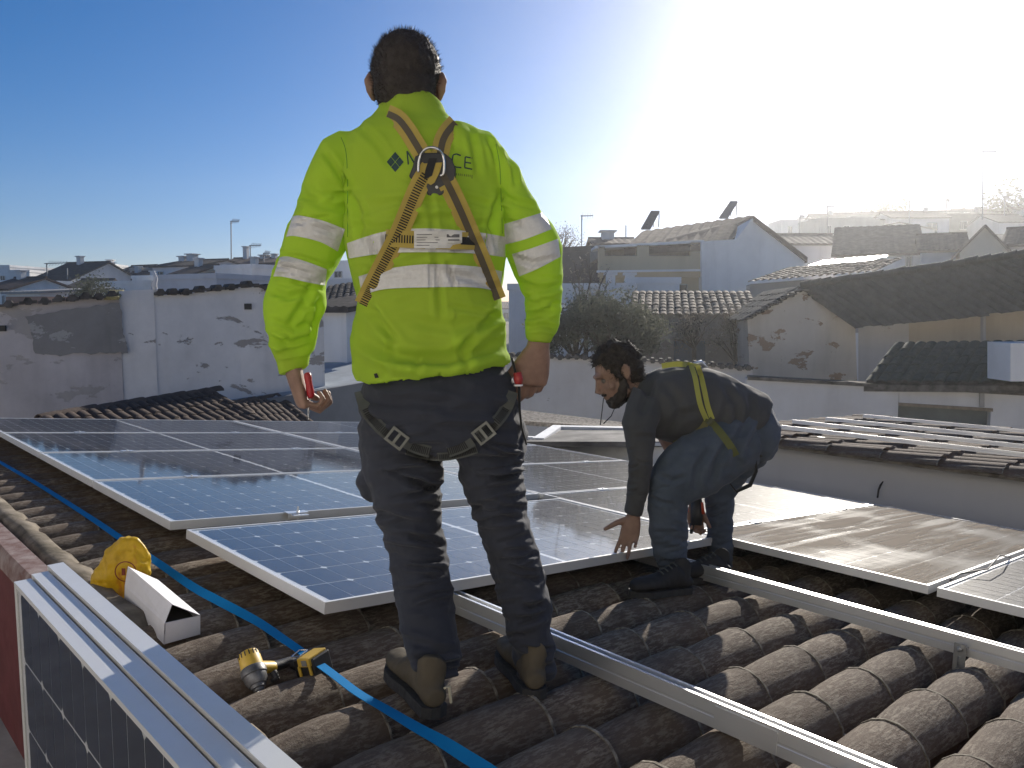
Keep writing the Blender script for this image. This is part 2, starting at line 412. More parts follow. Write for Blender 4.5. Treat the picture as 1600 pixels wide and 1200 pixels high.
def panel(label, M, glass=None, cells='one', group='solar panels laid out on the tile roof', name='solar_module'):
    t = thing(name, label, 'solar panel', M, group)
    link('frame', ME_FRAME, t); link('backsheet', ME_SHEET, t); link('glass', glass or ME_GLASS, t)
    if cells == 'one':
        for x, y, l in CELLS: link('cell', ME_CELL[l], t, local=Matrix.Translation((x, y, -.0047)))
    else: tag(link('cell_sheet', ME_CELLS, t), kind='stuff')
    return t
ROW = PW + .02; C2 = PL + .02
panel('nearest solar panel of the left column, just behind the loose one', roofmat(0, 0))
panel('solar panel second from the front in the left column, reflecting pale blue sky', roofmat(0, ROW))
panel('solar panel third from the front in the left column', roofmat(0, 2*ROW), cells='s')
panel('farthest solar panel of the left column, below the brown tiled roof', roofmat(0, 3*ROW), cells='s')
panel('loose solar panel behind the standing worker, set forward of the left column on two rails', roofmat(0, -.168 - PW, .002), glass=ME_GLASS_C)
panel('farthest solar panel of the right column, left of the standing worker', roofmat(C2, 3*ROW), cells='s')
panel('second farthest solar panel of the right column, behind the standing worker', roofmat(C2, 2*ROW), cells='s')
panel('dark third farthest solar panel of the right column, beside the white parapet', roofmat(C2, ROW), cells='s')
panel('dark solar panel of the right column behind the bending worker\'s arm', roofmat(C2, 0), cells='s')
panel('dark solar panel of the right column behind the bending worker\'s legs', roofmat(C2, -ROW), cells='one')
panel('dusty solar panel with wiped streaks, right of the bending worker', roofmat(C2, -2*ROW), glass=ME_GLASS_D, cells='one')
panel('solar panel at the right edge of the picture, black cable across its corner', roofmat(C2, -3*ROW - .012), cells='one')
# ------------------------------------------------------------------ rails
def rail_mesh(name, L, ks=1.0):
    prof = [(-.020, 0), (-.0105, 0), (-.0105, -.022), (.0105, -.022), (.0105, 0), (.020, 0), (.020, -.030), (.0185, -.032), (.0185, -.036), (.020, -.038), (.020, -.062), (-.020, -.062), (-.020, -.038), (-.0185, -.036), (-.0185, -.032), (-.020, -.030)]
    mb = MB(); mb.rings([[(x*ks, 0, z*ks) for x, z in prof], [(x*ks, L, z*ks) for x, z in prof]]); return mb.mesh(name, M_ALU)
def rail(label, u, v0, v1, joint=None, feet=()):
    t = thing('mounting_rail', label, 'rail', roofmat(u, v0, -PT - .001), 'aluminium rails carrying the solar panels')
    link('profile', rail_mesh('rail_profile', v1 - v0), t)
    if joint is not None:
        j = MB(); j.box((-.0225, joint - v0, -.060), (-.0202, joint - v0 + .16, -.008)); j.build('splice_plate', M_ALU, t, world=False)
    for fv in feet:
        f = MB(); y = fv - v0
        f.box((-.046, y - .018, -.118), (-.0425, y + .018, -.020)); f.box((-.0423, y - .018, -.045), (-.0205, y + .018, -.030))
        f.lathe([(.0001, 0), (.009, 0), (.009, .012), (.0045, .0125), (.0045, .02), (.0001, .02)], (-.0465, y, -.037), (-1, 0, 0), 6)
        f.tube([(-.044, y, -.06), (-.044, y, -.17)], .005, 8)
        f.build('roof_hook', M_ZINC, t, world=False, bevel=.001)
    return t
rail('near aluminium rail running from under the loose panel to the bottom right corner', .49, -3.9, 3.95, -2.36, (-2.52,))
rail('far aluminium rail with a bright sun glint, beside the bending worker\'s feet', 1.672, -3.9, 3.95, None, (-2.38,))
rail('rail beneath the left part of the right column of panels', 2.66, -3.2, 4.1)
rail('rail beneath the outer part of the right column of panels', 3.72, -3.2, 4.1)
# clamps between rows
def clamp_mesh():
    m = MB(); m.box((-.035, -.021, -.0005), (.035, .021, .003)); m.box((-.035, -.008, -.034), (.035, .008, -.001)); m.lathe([(.0001, 0), (.0065, 0), (.0065, .006), (.0001, .006)], (0, 0, .0031), (0, 0, 1), 8)
    return m.mesh('mid_clamp', M_ALU)
ME_CL = clamp_mesh()
k = 0
nm = ['first', 'second', 'third']
for c, us, lim in ((0, (.49, 1.672), 4), (1, (C2 + .546, C2 + 1.606), 4)):
    for r in range(-1 if c else 1, 4):
        for ui, u in enumerate(us):
            M = roofmat(u, r*ROW - .01, .0006)
            o = link('panel_clamp', ME_CL, M=M); wh = {-1: 'between the dusty panel and the one behind', 0: 'behind the legs of the bending worker', 1: 'between the two nearest rows', 2: 'between the middle two rows', 3: 'between the two farthest rows'}[r]
            tag(o, 'clamp %s, %s rail of the %s column' % (wh, ('left', 'right')[ui], 'right' if c else 'left'), 'clamp', 'clamps between solar panels')
            wh = {-1: 'between the dusty panel and the panel behind it', 0: 'behind the legs of the bending worker', 1: 'between the two nearest rows', 2: 'between the middle two rows', 3: 'between the two farthest rows'}[r]
# open end clamp standing on the front edge of the left column
oc = MB(); oc.box((-.05, -.03, .0006), (.05, .012, .003)); oc.box((-.05, -.030, -.02), (.05, -.027, .0005)); oc.box((-.036, -.062, -.006), (.036, -.031, -.003)); oc.tube([(0, -.022, -.03), (0, -.022, .03)], .0035, 8)
oc.lathe([(.0001, 0), (.007, 0), (.007, .006), (.0001, .006)], (0, -.022, .004), (0, 0, 1), 6)
o = link('end_clamp', oc.mesh('end_clamp', M_ALU), M=roofmat(.545, 0, 0)); tag(o, 'aluminium end clamp with upright bolt on the front edge of the left panels', 'clamp')
# black cable over the corner at the right
cb = MB(); pts = [(C2 + 1.02, -2*ROW - .02, .004), (C2 + .72, -2*ROW - .05, .05), (C2 + .45, -2*ROW - .08, .03), (C2 + .33, -2*ROW - .012, .008), (C2 + .20, -2*ROW - .008, -.01)]
pp = []
for i in range(len(pts) - 1):
    for q in range(6):
        a, b = Vector(pts[i]), Vector(pts[i+1]); t = q/6; pp.append(R(*(a.lerp(b, t))))
cb.tube(pp, .0032, 6); tag(cb.build('cable', M_BLACK, smooth=True), 'thin black cable looping over the gap between two panels at the right', 'cable')

# ------------------------------------------------------------------ stack of panels standing on edge
Hh = Vector((RB.y, -RB.x, 0))            # level, across the rails
def stack_frame(): 
    r1 = ray(21.7, 909); t = 1.7985 / r1.y; return EYE + r1 * t
S0 = stack_frame()
M_DARKG = glass_mat('stack_glass', .03, 0, .05)
for k in range(3):
    # local x away from the viewer, y down, z out of the glass towards the viewer's left
    z = -Hh; x = RB; y = z.cross(x)
    M = Matrix((x, y, z)).transposed().to_4x4()
    org = S0 + Hh * (k * (.035 + .004)) + Vector((0, 0, (0, .006, .014)[k])) + RB * (0, .012, .035)[k] - RB * PL
    t = panel(['solar panel standing on edge, outermost of three at lower left, cells facing out', 'solar panel standing on edge, the middle one of three in the lower left corner', 'solar panel standing on edge, innermost of three at lower left, next to the tiles'][k],
              Matrix.Translation(org) @ M, glass=ME_GLASS_C, cells='one' if k == 0 else 's', group='solar panels stacked on edge in the corner')
terrace_z = S0.z - PW
M_CONC = simple('terrace_concrete', (.36,.35,.33), .9, 0, .15, 5, .4, 60, .2)
tm = MB(); q = [R(-4.5, -7, 0), R(-.52, -7, 0), R(-.52, 4.4, 0), R(-4.5, 4.4, 0)]; top = [Vector((p.x, p.y, terrace_z)) for p in q]; low = [Vector((p.x, p.y, -.3)) for p in q]
tm.add(top + low, [(0,1,2,3),(7,6,5,4),(0,4,5,1),(1,5,6,2),(2,6,7,3),(3,7,4,0)])
tag(tm.build('terrace_floor', M_CONC), kind='structure')

# ------------------------------------------------------------------ blue strap over the tiles
def cloth_mat(name, c, rough=.85, scale=500, bump=.3, trans=0.0, c2=None, sheen=.2, nscale=6):
    t = NT(name); n = t.noise(nscale, 5, .6); w = t.noise(scale, 2, .5)
    t.set(color=t.ramp(n, [(.3, tuple(x*.82 for x in c[:3]) if c2 is None else c2), (.7, c)]), rough=rough, spec=.15, sheen=sheen); t.bump(w, bump, .0008)
    if trans:
        tr = t.n.new('ShaderNodeBsdfTranslucent'); tr.inputs[0].default_value = tuple(c[:3]) + (1,); mx = t.n.new('ShaderNodeMixShader'); mx.inputs[0].default_value = trans
        t.l.new(t.b.outputs[0], mx.inputs[1]); t.l.new(tr.outputs[0], mx.inputs[2]); t.l.new(mx.outputs[0], t.out.inputs[0])
    return t.m
M_BLUE = cloth_mat('blue_webbing', (.006,.21,.52), .85, 900, .4, .15, sheen=0)
sp = [(0,722,0), (60,757,.1), (140,808,.2), (190,842,.35), (245,878,.5), (300,916,.8), (340,938,1.1), (400,970,.5), (445,1000,.2), (480,1024,.1), (520,1053,0), (560,1083,0), (600,1106,.1), (650,1136,.3), (690,1158,.6), (725,1180,1.0), (765,1205,.8), (830,1250,.3)]
cs = []
for x, y, tw in sp:
    u, v = onroof(x, y, -.092 + .006*math.sin(y*.09)); cs.append((u, v, -.092 + .006*math.sin(y*.09), tw))
cs.insert(0, (cs[0][0] - .02, cs[0][1] + 1.2, -.09, 0))
def catmull(pts, n):
    out = []
    for i in range(len(pts) - 1):
        p0, p1, p2, p3 = [np.array(pts[min(max(k, 0), len(pts)-1)], float) for k in (i-1, i, i+1, i+2)]
        for q in range(n):
            t = q / n; out.append(.5*((2*p1) + (-p0+p2)*t + (2*p0-5*p1+4*p2-p3)*t*t + (-p0+3*p1-3*p2+p3)*t**3))
    out.append(np.array(pts[-1], float)); return out
cc = catmull(cs, 6); sm = MB(); rs = []
for i, c in enumerate(cc):
    a = cc[max(i-1, 0)]; b = cc[min(i+1, len(cc)-1)]
    t = (RA*(b[0]-a[0]) + RB*(b[1]-a[1]) + RN*(b[2]-a[2])).normalized()
    s = t.cross(RN).normalized(); s = Matrix.Rotation(c[3]*.9, 3, t) @ s; n_ = s.cross(t); p = R(*c[:3]); w = .0135
    rs.append([p - s*w - n_*.0008, p + s*w - n_*.0008, p + s*w + n_*.0008, p - s*w + n_*.0008])
sm.rings(rs); tag(sm.build('ratchet_strap', M_BLUE, smooth=40), 'long bright blue webbing strap lying twisted across the roof tiles', 'strap')

# ------------------------------------------------------------------ yellow bag, white box, impact driver
def voxel(o, size, smooth=0, disp=None):
    m = o.modifiers.new('r', 'REMESH'); m.mode = 'VOXEL'; m.voxel_size = size; m.use_smooth_shade = True
    if smooth: 
        s = o.modifiers.new('s', 'SMOOTH'); s.iterations = smooth; s.factor = .5
    dg = bpy.context.evaluated_depsgraph_get(); dg.update()
    me = bpy.data.meshes.new_from_object(o.evaluated_get(dg), depsgraph=dg)
    old = o.data; mats = list(old.materials); o.modifiers.clear(); o.data = me; me.materials.clear()
    for mt in mats: me.materials.append(mt)
    me.name = old.name + '_skin'; bpy.data.meshes.remove(old)
    if disp:
        n = len(me.vertices); co = np.empty(n*3); me.vertices.foreach_get('co', co); co = co.reshape(-1, 3)
        no = np.empty(n*3); me.vertex_normals.foreach_get('vector', no); no = no.reshape(-1, 3)
        d = np.array([disp(Vector(c), Vector(nn)) for c, nn in zip(co, no)]); co += no * d[:, None]
        me.vertices.foreach_set('co', co.ravel()); me.update()
    me.polygons.foreach_set('use_smooth', [True]*len(me.polygons)); me.update(); return o
def bag_mat():
    t = NT('yellow_plastic_bag'); n = t.noise(9, 6, .65, None, .6); st = t.noise(14, 4, .6, t.map(scale=(1, 1, .35)))
    col = t.ramp(n, [(.3, (.50,.33,.015)), (.65, (.72,.50,.03))]); col = t.mix(t.ramp(st, [(.58, g(0)), (.68, g(.75))]), col, (.40,.10,.03))
    t.set(color=col, rough=.38, spec=.4); t.bump(n, .35, .02)
    tr = t.n.new('ShaderNodeBsdfTranslucent'); t.l.new(col, tr.inputs[0]); mx = t.n.new('ShaderNodeMixShader'); mx.inputs[0].default_value = .3
    t.l.new(t.b.outputs[0], mx.inputs[1]); t.l.new(tr.outputs[0], mx.inputs[2]); t.l.new(mx.outputs[0], t.out.inputs[0]); return t.m
bu, bv = onroof(192, 930, -.14); bp = R(bu, bv, -.14); BY = bp.y
bag = thing('yellow_bag', 'crumpled yellow plastic bag with a round red print standing on the tiles', 'bag', bp)
bm_ = MB(); m_ = mpp(BY)
def prow(xl, xr, y, b, dy=0): 
    a, c = P(xl, y, BY + dy), P(xr, y, BY + dy); w = (c - a) / 2; return [(a + c)/2 + w*math.cos(q) + Vector((0, b, 0))*math.sin(q) for q in [2*math.pi*j/20 for j in range(20)]]
bm_.rings([prow(150, 222, 948, .045), prow(143, 234, 925, .055), prow(143, 238, 900, .055), prow(155, 234, 875, .05), prow(170, 229, 855, .04), prow(182, 217, 843, .025), prow(190, 206, 838, .012)])
o = bm_.build('bag_body', bag_mat(), bag)
voxel(o, .004, 3, lambda c, n: .012*noise.noise(c*13) - .012*abs(noise.noise(Vector((c.x*20, c.y*20, c.z*13)))) - .006*abs(noise.noise(c*45)) )
# print: a ring with two small blocks, on the side facing the viewer
ring = MB(); bvh_bag = BVHTree.FromPolygons([WM[bag] @ v.co for v in o.data.vertices], [tuple(p.vertices) for p in o.data.polygons])
def hit(bvh, px, py, off=.001):
    d = ray(px, py).normalized(); h = bvh.ray_cast(EYE, d)
    if h[0] is None: return None
    return h[0] - d*off
def decal(mb, bvh, rows, off=.0012, th=None):   # rows: grid of picture points -> thin sheet on the surface
    pts = []; last = None
    for r in rows:
        rr = []
        for (x, y) in r:
            h = hit(bvh, x, y, off)
            if h is None: h = last
            if last is not None and h is not None and abs(h.y - last.y) > .05: h = last
            if h is None: return
            last = h; rr.append(h)
        pts.append(rr); last = rr[0]
    n = len(pts[0]); vs = [p for r in pts for p in r]
    mb.add(vs, [(i*n+j, i*n+j+1, (i+1)*n+j+1, (i+1)*n+j) for i in range(len(pts)-1) for j in range(n-1)])
cx_, cy_ = 196, 893
rr_ = [[(cx_ + r*math.cos(q), cy_ + .95*r*math.sin(q)) for q in [2*math.pi*j/28 for j in range(29)]] for r in (15.2, 17.0)]
decal(ring, bvh_bag, rr_); 
for a, b, c, d in ((190, 888, 196, 899), (198, 887, 203, 897)): decal(ring, bvh_bag, [[(a + (c-a)*i/3, b + (d-b)*j/3) for i in range(4)] for j in range(4)])
ring.build('round_print', simple('dark_red_print', (.25,.04,.02), .6), bag)

# white cardboard box, open flap ridge
bY = 2.42
wb = thing('white_box', 'small white cardboard box with its lid half open, beside the yellow bag', 'box', P(250, 1003, 2.3))
W1 = simple('white_card', (.70,.69,.72), .8, 0, .05, 12); W2 = simple('box_inside', (.10,.095,.09), .9)
a0, a1 = P(256, 1007, 2.16), P(313, 991, 2.25)             # near bottom edge of the small end
t0, t1 = P(257, 974, 2.16), P(313, 962, 2.25)
far = P(194, 945, 2.44) - P(256, 1007, 2.16)
far.z = max(far.z, .0)
b0, b1 = a0 + far, a1 + far; tb0, tb1 = t0 + far, t1 + far
th = .003
body = MB()
body.prism([a0, a1, t1, t0], far * .012)                                   # end wall
body.prism([b0, b1, tb1, tb0], far * -.012)
body.prism([a0, t0, tb0, b0], (a1 - a0) * .04); body.prism([a1, t1, tb1, b1], (a0 - a1) * .04)
body.prism([a0, a1, b1, b0], Vector((0, 0, .002)))
body.build('carton', W1, wb)
rid0 = t0.lerp(t1, .22) + Vector((0, 0, .052)); rid1 = tb0.lerp(tb1, .12) + Vector((0, 0, .062))
lid = MB(); lid.prism([t0, rid0, rid1, tb0], (a1 - a0).normalized()*.002 ); lid.prism([rid0, t1 + Vector((0,0,.002)), tb1 + Vector((0,0,.002)), rid1], Vector((0, 0, -.002)))
lid.build('lid', W1, wb)
ins = MB(); ins.prism([t0.lerp(a0, .3).lerp(b0, .03), t1.lerp(a1, .3).lerp(b1, .03), t1.lerp(tb1, .9), t0.lerp(tb0, .9)], Vector((0, 0, -.004))); ins.build('contents', W2, wb)

# impact driver lying on its side: head at left pointing down to the viewer, battery at right
dY = 1.96; dm = mpp(dY)
M_YEL = simple('driver_yellow', (.62,.40,.05), .45, 0, .12, 20); M_BLK = simple('driver_black', (.015,.015,.017), .5, 0, .1, 20, .2, 400)
M_GREYM = simple('worn_magnesium', (.20,.20,.205), .42, .25, .35, 25)
drv = thing('impact_driver', 'yellow and black cordless impact driver lying on the tiles, bit pointing at the viewer', 'power tool', P(410, 1075, dY))
KD = 1.12
ax = (P(405, 1078, 1.885) - P(387, 1018, 1.945)); axn = ax.normalized(); hc = P(387, 1018, 1.945)
def prof(l): return [(r*KD, z*KD) for r, z in l]
h_ = MB(); h_.lathe(prof([(.014, 0), (.021, .003), (.024, .010), (.0255, .035), (.026, .042)]), hc, ax, 20); h_.build('motor_housing', M_YEL, drv, smooth=40)
h_ = MB(); h_.lathe(prof([(.0265, .041), (.0285, .044), (.0285, .058), (.026, .060), (.0255, .072), (.020, .082), (.017, .083), (.0165, .090), (.012, .091), (.012, .096), (.010, .098)]), hc, ax, 20); h_.build('gear_case', M_GREYM, drv, smooth=40)
h_ = MB(); h_.lathe(prof([(.0085, .097), (.0085, .106), (.0045, .107), (.0042, .116), (.0065, .117), (.0065, .130), (.003, .131)]), hc, ax, 10); h_.build('bit', simple('chrome_bit', (.7,.7,.7), .2, 1, .1), drv, smooth=40)
sv = MB()
pa, pb_ = axn.orthogonal().normalized(), None; pb_ = axn.cross(pa)
for j in range(16):
    q = 2*math.pi*j/16; d = pa*math.cos(q) + pb_*math.sin(q); c = hc + axn*.012 + d*.0232*KD
    sv.box((-.0013, -.0008, -.006), (.0013, .0018, .006), Matrix.Translation(c) @ Matrix((d.cross(axn), d, axn)).transposed().to_4x4())
sv.build('vents', M_BLK, drv)
gr = MB(); g0 = hc + axn*.045; g1 = P(426, 1042, 1.97); g2 = P(452, 1034, 2.01); g3 = P(472, 1042, 2.01)
gr.tube([g0, g1], [.022, .019], 12, flat=.8); gr.build('handle_root', M_YEL, drv, smooth=40)
gr = MB(); gr.tube([g1, g1.lerp(g2, .5), g2, g3], [.0165, .0150, .0160, .021], 12, flat=.85)
gr.tube([P(427, 1050, 1.93), P(432, 1060, 1.92), P(424, 1064, 1.915)], [.010, .009, .004], 8)
gr.build('grip', M_BLK, drv, smooth=50)
bat = MB(); bM = Matrix.Translation(P(489, 1040, 2.07))
ex = (P(517, 1028, 1.96) - P(462, 1030, 2.02)).normalized(); ez = Vector((.05, -.1, 1)); ez = (ez - ex*ez.dot(ex)).normalized(); ey = ez.cross(ex)
BM = Matrix.Translation(P(489, 1040, 1.985)) @ Matrix((ex, ey, ez)).transposed().to_4x4()
bat.box((-.036, -.03, -.036), (.036, .034, .030), BM); bat.build('battery', M_BLK, drv, bevel=.004)
yb = MB(); yb.box((-.012, -.038, .012), (.030, .030, .036), BM); yb.box((-.018, -.037, -.034), (-.010, -.030, .014), BM); yb.box((.020, -.037, -.034), (.028, -.030, .014), BM); yb.build('battery_trim', M_YEL, drv, bevel=.003)
bc = MB(); bc.tube([BM @ Vector(p) for p in ((-.034, -.032, .040), (-.036, .0, .043), (-.008, .002, .043), (-.004, -.032, .040), (-.034, -.032, .040))], .0016, 6); bc.build('belt_clip', simple('clip_steel', (.8,.8,.8), .25, 1), drv)
bl = MB(); bl.box((.004, -.0395, .016), (.022, -.0385, .031), BM); bl.build('battery_label', simple('label_grey', (.2,.2,.2), .5), drv)

# ------------------------------------------------------------------ neighbour's wall and roof along the lower side of our roof
def uvwall(u, v0, v1, h0a, h0b, th, low=-.3):
    # wall along the eaves: top from h0a (at v0) to h0b (at v1), down to z=low
    mb = MB(); q = [R(u, v0, h0a), R(u + th, v0, h0a), R(u + th, v1, h0b), R(u, v1, h0b)]; lw = [Vector((p.x, p.y, low)) for p in q]
    return mb.add(q + lw, [(0,1,2,3),(7,6,5,4),(0,4,5,1),(1,5,6,2),(2,6,7,3),(3,7,4,0)])
M_GREYWALL = plaster('pale_render', (.62,.60,.585), (.55,.535,.52), scale=.5)
M_CAP = simple('white_paint', (.82,.82,.81), .6, 0, .06, 6, .15, 40)
nb = thing('neighbour_house', 'pale rendered neighbour house whose low tiled roof carries empty aluminium rails', 'house', R(4.3, -2, 0))
uvwall(4.85, -6.5, .45, .262, .262, .3).build('side_wall', M_GREYWALL, nb)
def tile_sheet(mb, o, ex, dn, W, L, pitch=.21, course=.36, amp=.045, jit=.006, seed=0, seg=6, thick=.02):
    # o: top left corner; ex: unit across; dn: unit down the slope; waves across, a step at each course
    ex = Vector(ex).normalized(); dn = Vector(dn).normalized(); n = ex.cross(dn); 
    if n.z < 0: n = -n
    nc_ = max(2, int(W / pitch)); nr = max(1, int(L / course)); rnd = random.Random(seed)
    cx = []
    for c in range(nc_): 
        for k in range(seg): cx.append((c + k/seg, c))
    cx.append((nc_, nc_ - 1))
    offs = {}
    b = len(mb.v); w = len(cx); rows = []
    for r in range(nr):
        for e in (0, 1):
            row = []
            for x, c in cx:
                if (r, c) not in offs: offs[(r, c)] = (rnd.uniform(-jit, jit), rnd.uniform(-jit*3, jit*3))
                dz, ds = offs[(r, c)]
                ph = (x % 1.0); z = amp * math.sin(math.pi * ph)**.6 if ph > 0 else 0
                z += dz + (.022 if e else 0) * (1 if z > .01 else .3)
                row.append(o + ex*(x*W/nc_) + dn*((r + e) * L/nr + (ds if e else 0) + (.0 if e else ds*0)) + n*z)
            rows.append(row)
    for row in rows: mb.v += [tuple(p) for p in row]
    for i in range(len(rows) - 1):
        for j in range(w - 1):
            mb.f.append((b + i*w + j, b + i*w + j + 1, b + (i+1)*w + j + 1, b + (i+1)*w + j)); mb.m.append(0)
    return mb
nr_ = MB()
NH = lambda u: .298 + (u - 4.8) * .05
c0, c1 = R(4.74, .75, NH(4.74) - .02), R(8.2, .75, NH(8.2) - .02); d0 = R(4.74, -6.5, NH(4.74) - .02)
tile_sheet(nr_, c0, c1 - c0, d0 - c0, (c1 - c0).length, (d0 - c0).length, .215, .40, .045, .006, 5)
tag(nr_.build('roof_tiles', M_TILE_FAR, nb, smooth=35), kind='stuff')
rt2 = random.Random(9)
# verge course: single tiles lapping one another along the wall head
for i in range(18):
    M = roofmat(4.79, .72 - i*.395, NH(4.79) - .075) @ Matrix.Rotation(-math.pi/2, 4, 'Z') @ Matrix.Rotation(-.05, 4, 'Y') @ Matrix.Rotation(rt2.uniform(-.02, .02), 4, 'Z') @ Matrix.Translation((0, 0, .03)) @ Matrix.Diagonal((1, .8, .5, 1))
    link('verge_tile', COV[i % 4], nb, local=WM[nb].inverted() @ M)
es = MB(); es.prism([R(4.74, .75, NH(4.74) - .030), R(8.2, .75, NH(8.2) - .035), R(8.2, .75, NH(8.2) - .10), R(4.74, .75, NH(4.74) - .055)], RB * -7.25); es.build('roof_board', M_MORTAR, nb)
back = MB(); q = [R(8.0, -6.5, .4), R(8.2, -6.5, .4), R(8.2, .7, .4), R(8.0, .7, .4)]; lw = [Vector((p.x, p.y, -.3)) for p in q]; back.add(q + lw, [(0,1,2,3),(7,6,5,4),(0,4,5,1),(1,5,6,2),(2,6,7,3),(3,7,4,0)])
q = [R(4.9, .4, .2), R(8.0, .4, .35), R(8.0, .5, .35), R(4.9, .5, .2)]; lw = [Vector((p.x, p.y, -.3)) for p in q]; back.add(q + lw, [(0,1,2,3),(7,6,5,4),(0,4,5,1),(1,5,6,2),(2,6,7,3),(3,7,4,0)]); back.build('rear_wall', M_GREYWALL, nb)
for i, u in enumerate((5.25, 5.9, 6.6, 7.5)):
    m = rail_mesh('neighbour_rail', 6.6, .55); o = link('neighbour_rail', m, M=roofmat(u, -6.2, NH(u) + .085))
    o.rotation_euler = o.matrix_world.to_euler()
    tag(o, ['nearest of the four bare aluminium rails on the neighbour\'s roof', 'second nearest of the four bare rails on the neighbour\'s roof', 'third nearest of the four bare rails on the neighbour\'s roof', 'farthest of the four bare rails on the neighbour\'s roof'][i], 'rail', 'bare rails on the neighbouring tiled roof')
    WM[o] = roofmat(u, -6.2, NH(u) + .085)
    ft = MB()
    for k in range(5): ft.tube([(0, .4 + k*1.4, -.060), (0, .4 + k*1.4, -.115)], .006, 6); ft.box((-.03, .37 + k*1.4, -.066), (.03, .43 + k*1.4, -.061))
    ft.build('rail_feet', M_ZINC, o, world=False)
# crack-like twig stuck in the wall
tw = MB(); tw.tube([EYE + ray(x, y)*(((RO - EYE).dot(RA) + 4.835)/ray(x, y).dot(RA)) for x, y in ((1371, 778), (1373, 765), (1376, 758), (1380, 752))], [.006, .007, .008, .004], 6)
tag(tw.build('dark_twig', M_BLACK), 'short dark twig hanging against the pale wall at the right', 'twig')
# white parapet going on to the back, with its cap, and the little court behind
wp_ = thing('white_parapet', 'low white parapet with flat cap behind the right column of panels', 'parapet', R(4.3, 1.5, 0))
uvwall(4.87, .58, 7.0, .150, -.39, .16).build('parapet_wall', M_CAP, wp_)
cp = MB(); q = [R(4.82, .60, .18), R(5.10, .60, .18), R(5.10, 7.0, -.36), R(4.82, 7.0, -.36)]; cp.prism(q, RN * -.03); cp.build('cap', M_CAP, wp_, bevel=.004)
w2 = thing('court_parapet', 'second white parapet enclosing a small court beyond the first', 'parapet', R(5.6, 2, 0))
c_ = MB()
def wallseg(mb, p, q, th, z0=-.3, dz=0):
    p, q = Vector(p), Vector(q); d = (q - p); d.z = 0; s = Vector((d.y, -d.x, 0)).normalized() * th
    t_ = [p, q, q + s, p + s]; lw = [Vector((a.x, a.y, z0)) for a in t_]
    return mb.add(t_ + lw, [(0,1,2,3),(7,6,5,4),(0,4,5,1),(1,5,6,2),(2,6,7,3),(3,7,4,0)])
A_ = P(864, 664, 9.3); B_ = P(1010, 667, 9.0); C_ = P(832, 684, 7.9)
wallseg(c_, A_, B_, .12); wallseg(c_, C_, A_, .12); c_.build('court_wall', M_CAP, w2)
cf = MB(); cf.prism([P(820, 690, 7.7), P(1035, 690, 7.2), P(1015, 672, 8.9), P(868, 671, 9.2)], (0, 0, -.05)); tag(cf.build('court_floor', simple('court_grey', (.20,.19,.18), .9, 0, .3, 3)), kind='structure')
# ------------------------------------------------------------------ ground and hills
def sstep(a, b, x): t = min(1, max(0, (x - a) / (b - a))); return t*t*(3 - 2*t)
def ground_z(x, y):
    r = math.hypot(x, y); q = x / max(y, 1)
    h = sstep(45, 165, y) * (4.5 + 21.5 * sstep(.10, .52, q)) if y > 0 else 0
    h *= 1 - .85 * sstep(190, 420, r)
    if r > 30: h += 1.4 * sstep(30, 120, r) * noise.noise(Vector((x*.02, y*.02, 0)))
    return h - .3
gm = MB(); xs = sorted(set([-3000, -1500, -800, -500] + list(range(-350, 351, 14)) + [500, 800, 1500, 3000])); ys = [-800, -300, -100, -30] + list(range(0, 330, 12)) + [420, 600, 1000, 2000, 3500]
gm.add([(x, y, ground_z(x, y)) for y in ys for x in xs], [(i*len(xs)+j, i*len(xs)+j+1, (i+1)*len(xs)+j+1, (i+1)*len(xs)+j) for i in range(len(ys)-1) for j in range(len(xs)-1)])
M_GROUND = simple('dry_ground', (.36,.32,.26), .95, 0, .25, .08, .3, 2, .1, c2=(.20,.19,.14))
o = gm.build('ground', M_GROUND, smooth=True); tag(o, kind='structure')

# ------------------------------------------------------------------ materials of the town
M_W = [plaster('whitewash_a', (.78,.775,.76), (.62,.61,.60), scale=.5), plaster('whitewash_b', (.72,.70,.68), (.57,.555,.54), scale=.5), plaster('cream_wall', (.60,.53,.42), (.48,.42,.34), scale=.5), plaster('pinkish_white', (.66,.62,.62), (.55,.51,.51), scale=.5), plaster('grey_render', (.33,.32,.31), (.25,.245,.24), scale=.5)]
M_ROOFB = simple('brown_roof', (.14,.10,.085), .9, 0, .2, 3, .6, 8, .15, c2=(.085,.06,.05)); M_ROOFD = simple('dark_roof', (.085,.075,.07), .9, 0, .2, 3, .6, 8, .15)
M_PANE = simple('window_pane', (.03,.035,.042), .12, 0, .05, 3); M_WF = simple('window_frame_paint', (.55,.54,.52), .6)
M_YELLOW = plaster('yellow_facade', (.52,.42,.27), (.43,.34,.23), scale=.5)
M_PEELW = plaster('peeling_whitewash', (.80,.78,.76), (.55,.54,.53), .9, (.22,.20,.18), .75, .58)
M_PEELG = plaster('bare_grey_render', (.31,.295,.28), (.21,.20,.19), .5, (.40,.385,.37), 1.2, .58)
M_PEELP = plaster('dirty_pinkish_render', (.60,.55,.53), (.38,.345,.33), .6, (.25,.225,.20), .9, .57)
M_ADOBE = plaster('peeling_adobe', (.55,.50,.43), (.42,.37,.30), 1., (.20,.14,.095), .9, .57)
M_ADOBE2 = plaster('ochre_adobe', (.42,.36,.28), (.34,.29,.23), .6, (.22,.17,.12), .6, .64)
M_GARDEN = plaster('old_white_garden_wall', (.66,.63,.59), (.52,.47,.42), .8, (.27,.23,.19), .9, .60)
M_CAPD = simple('dark_coping', (.15,.135,.12), .95, 0, .3, 5, .8, 12, .1)
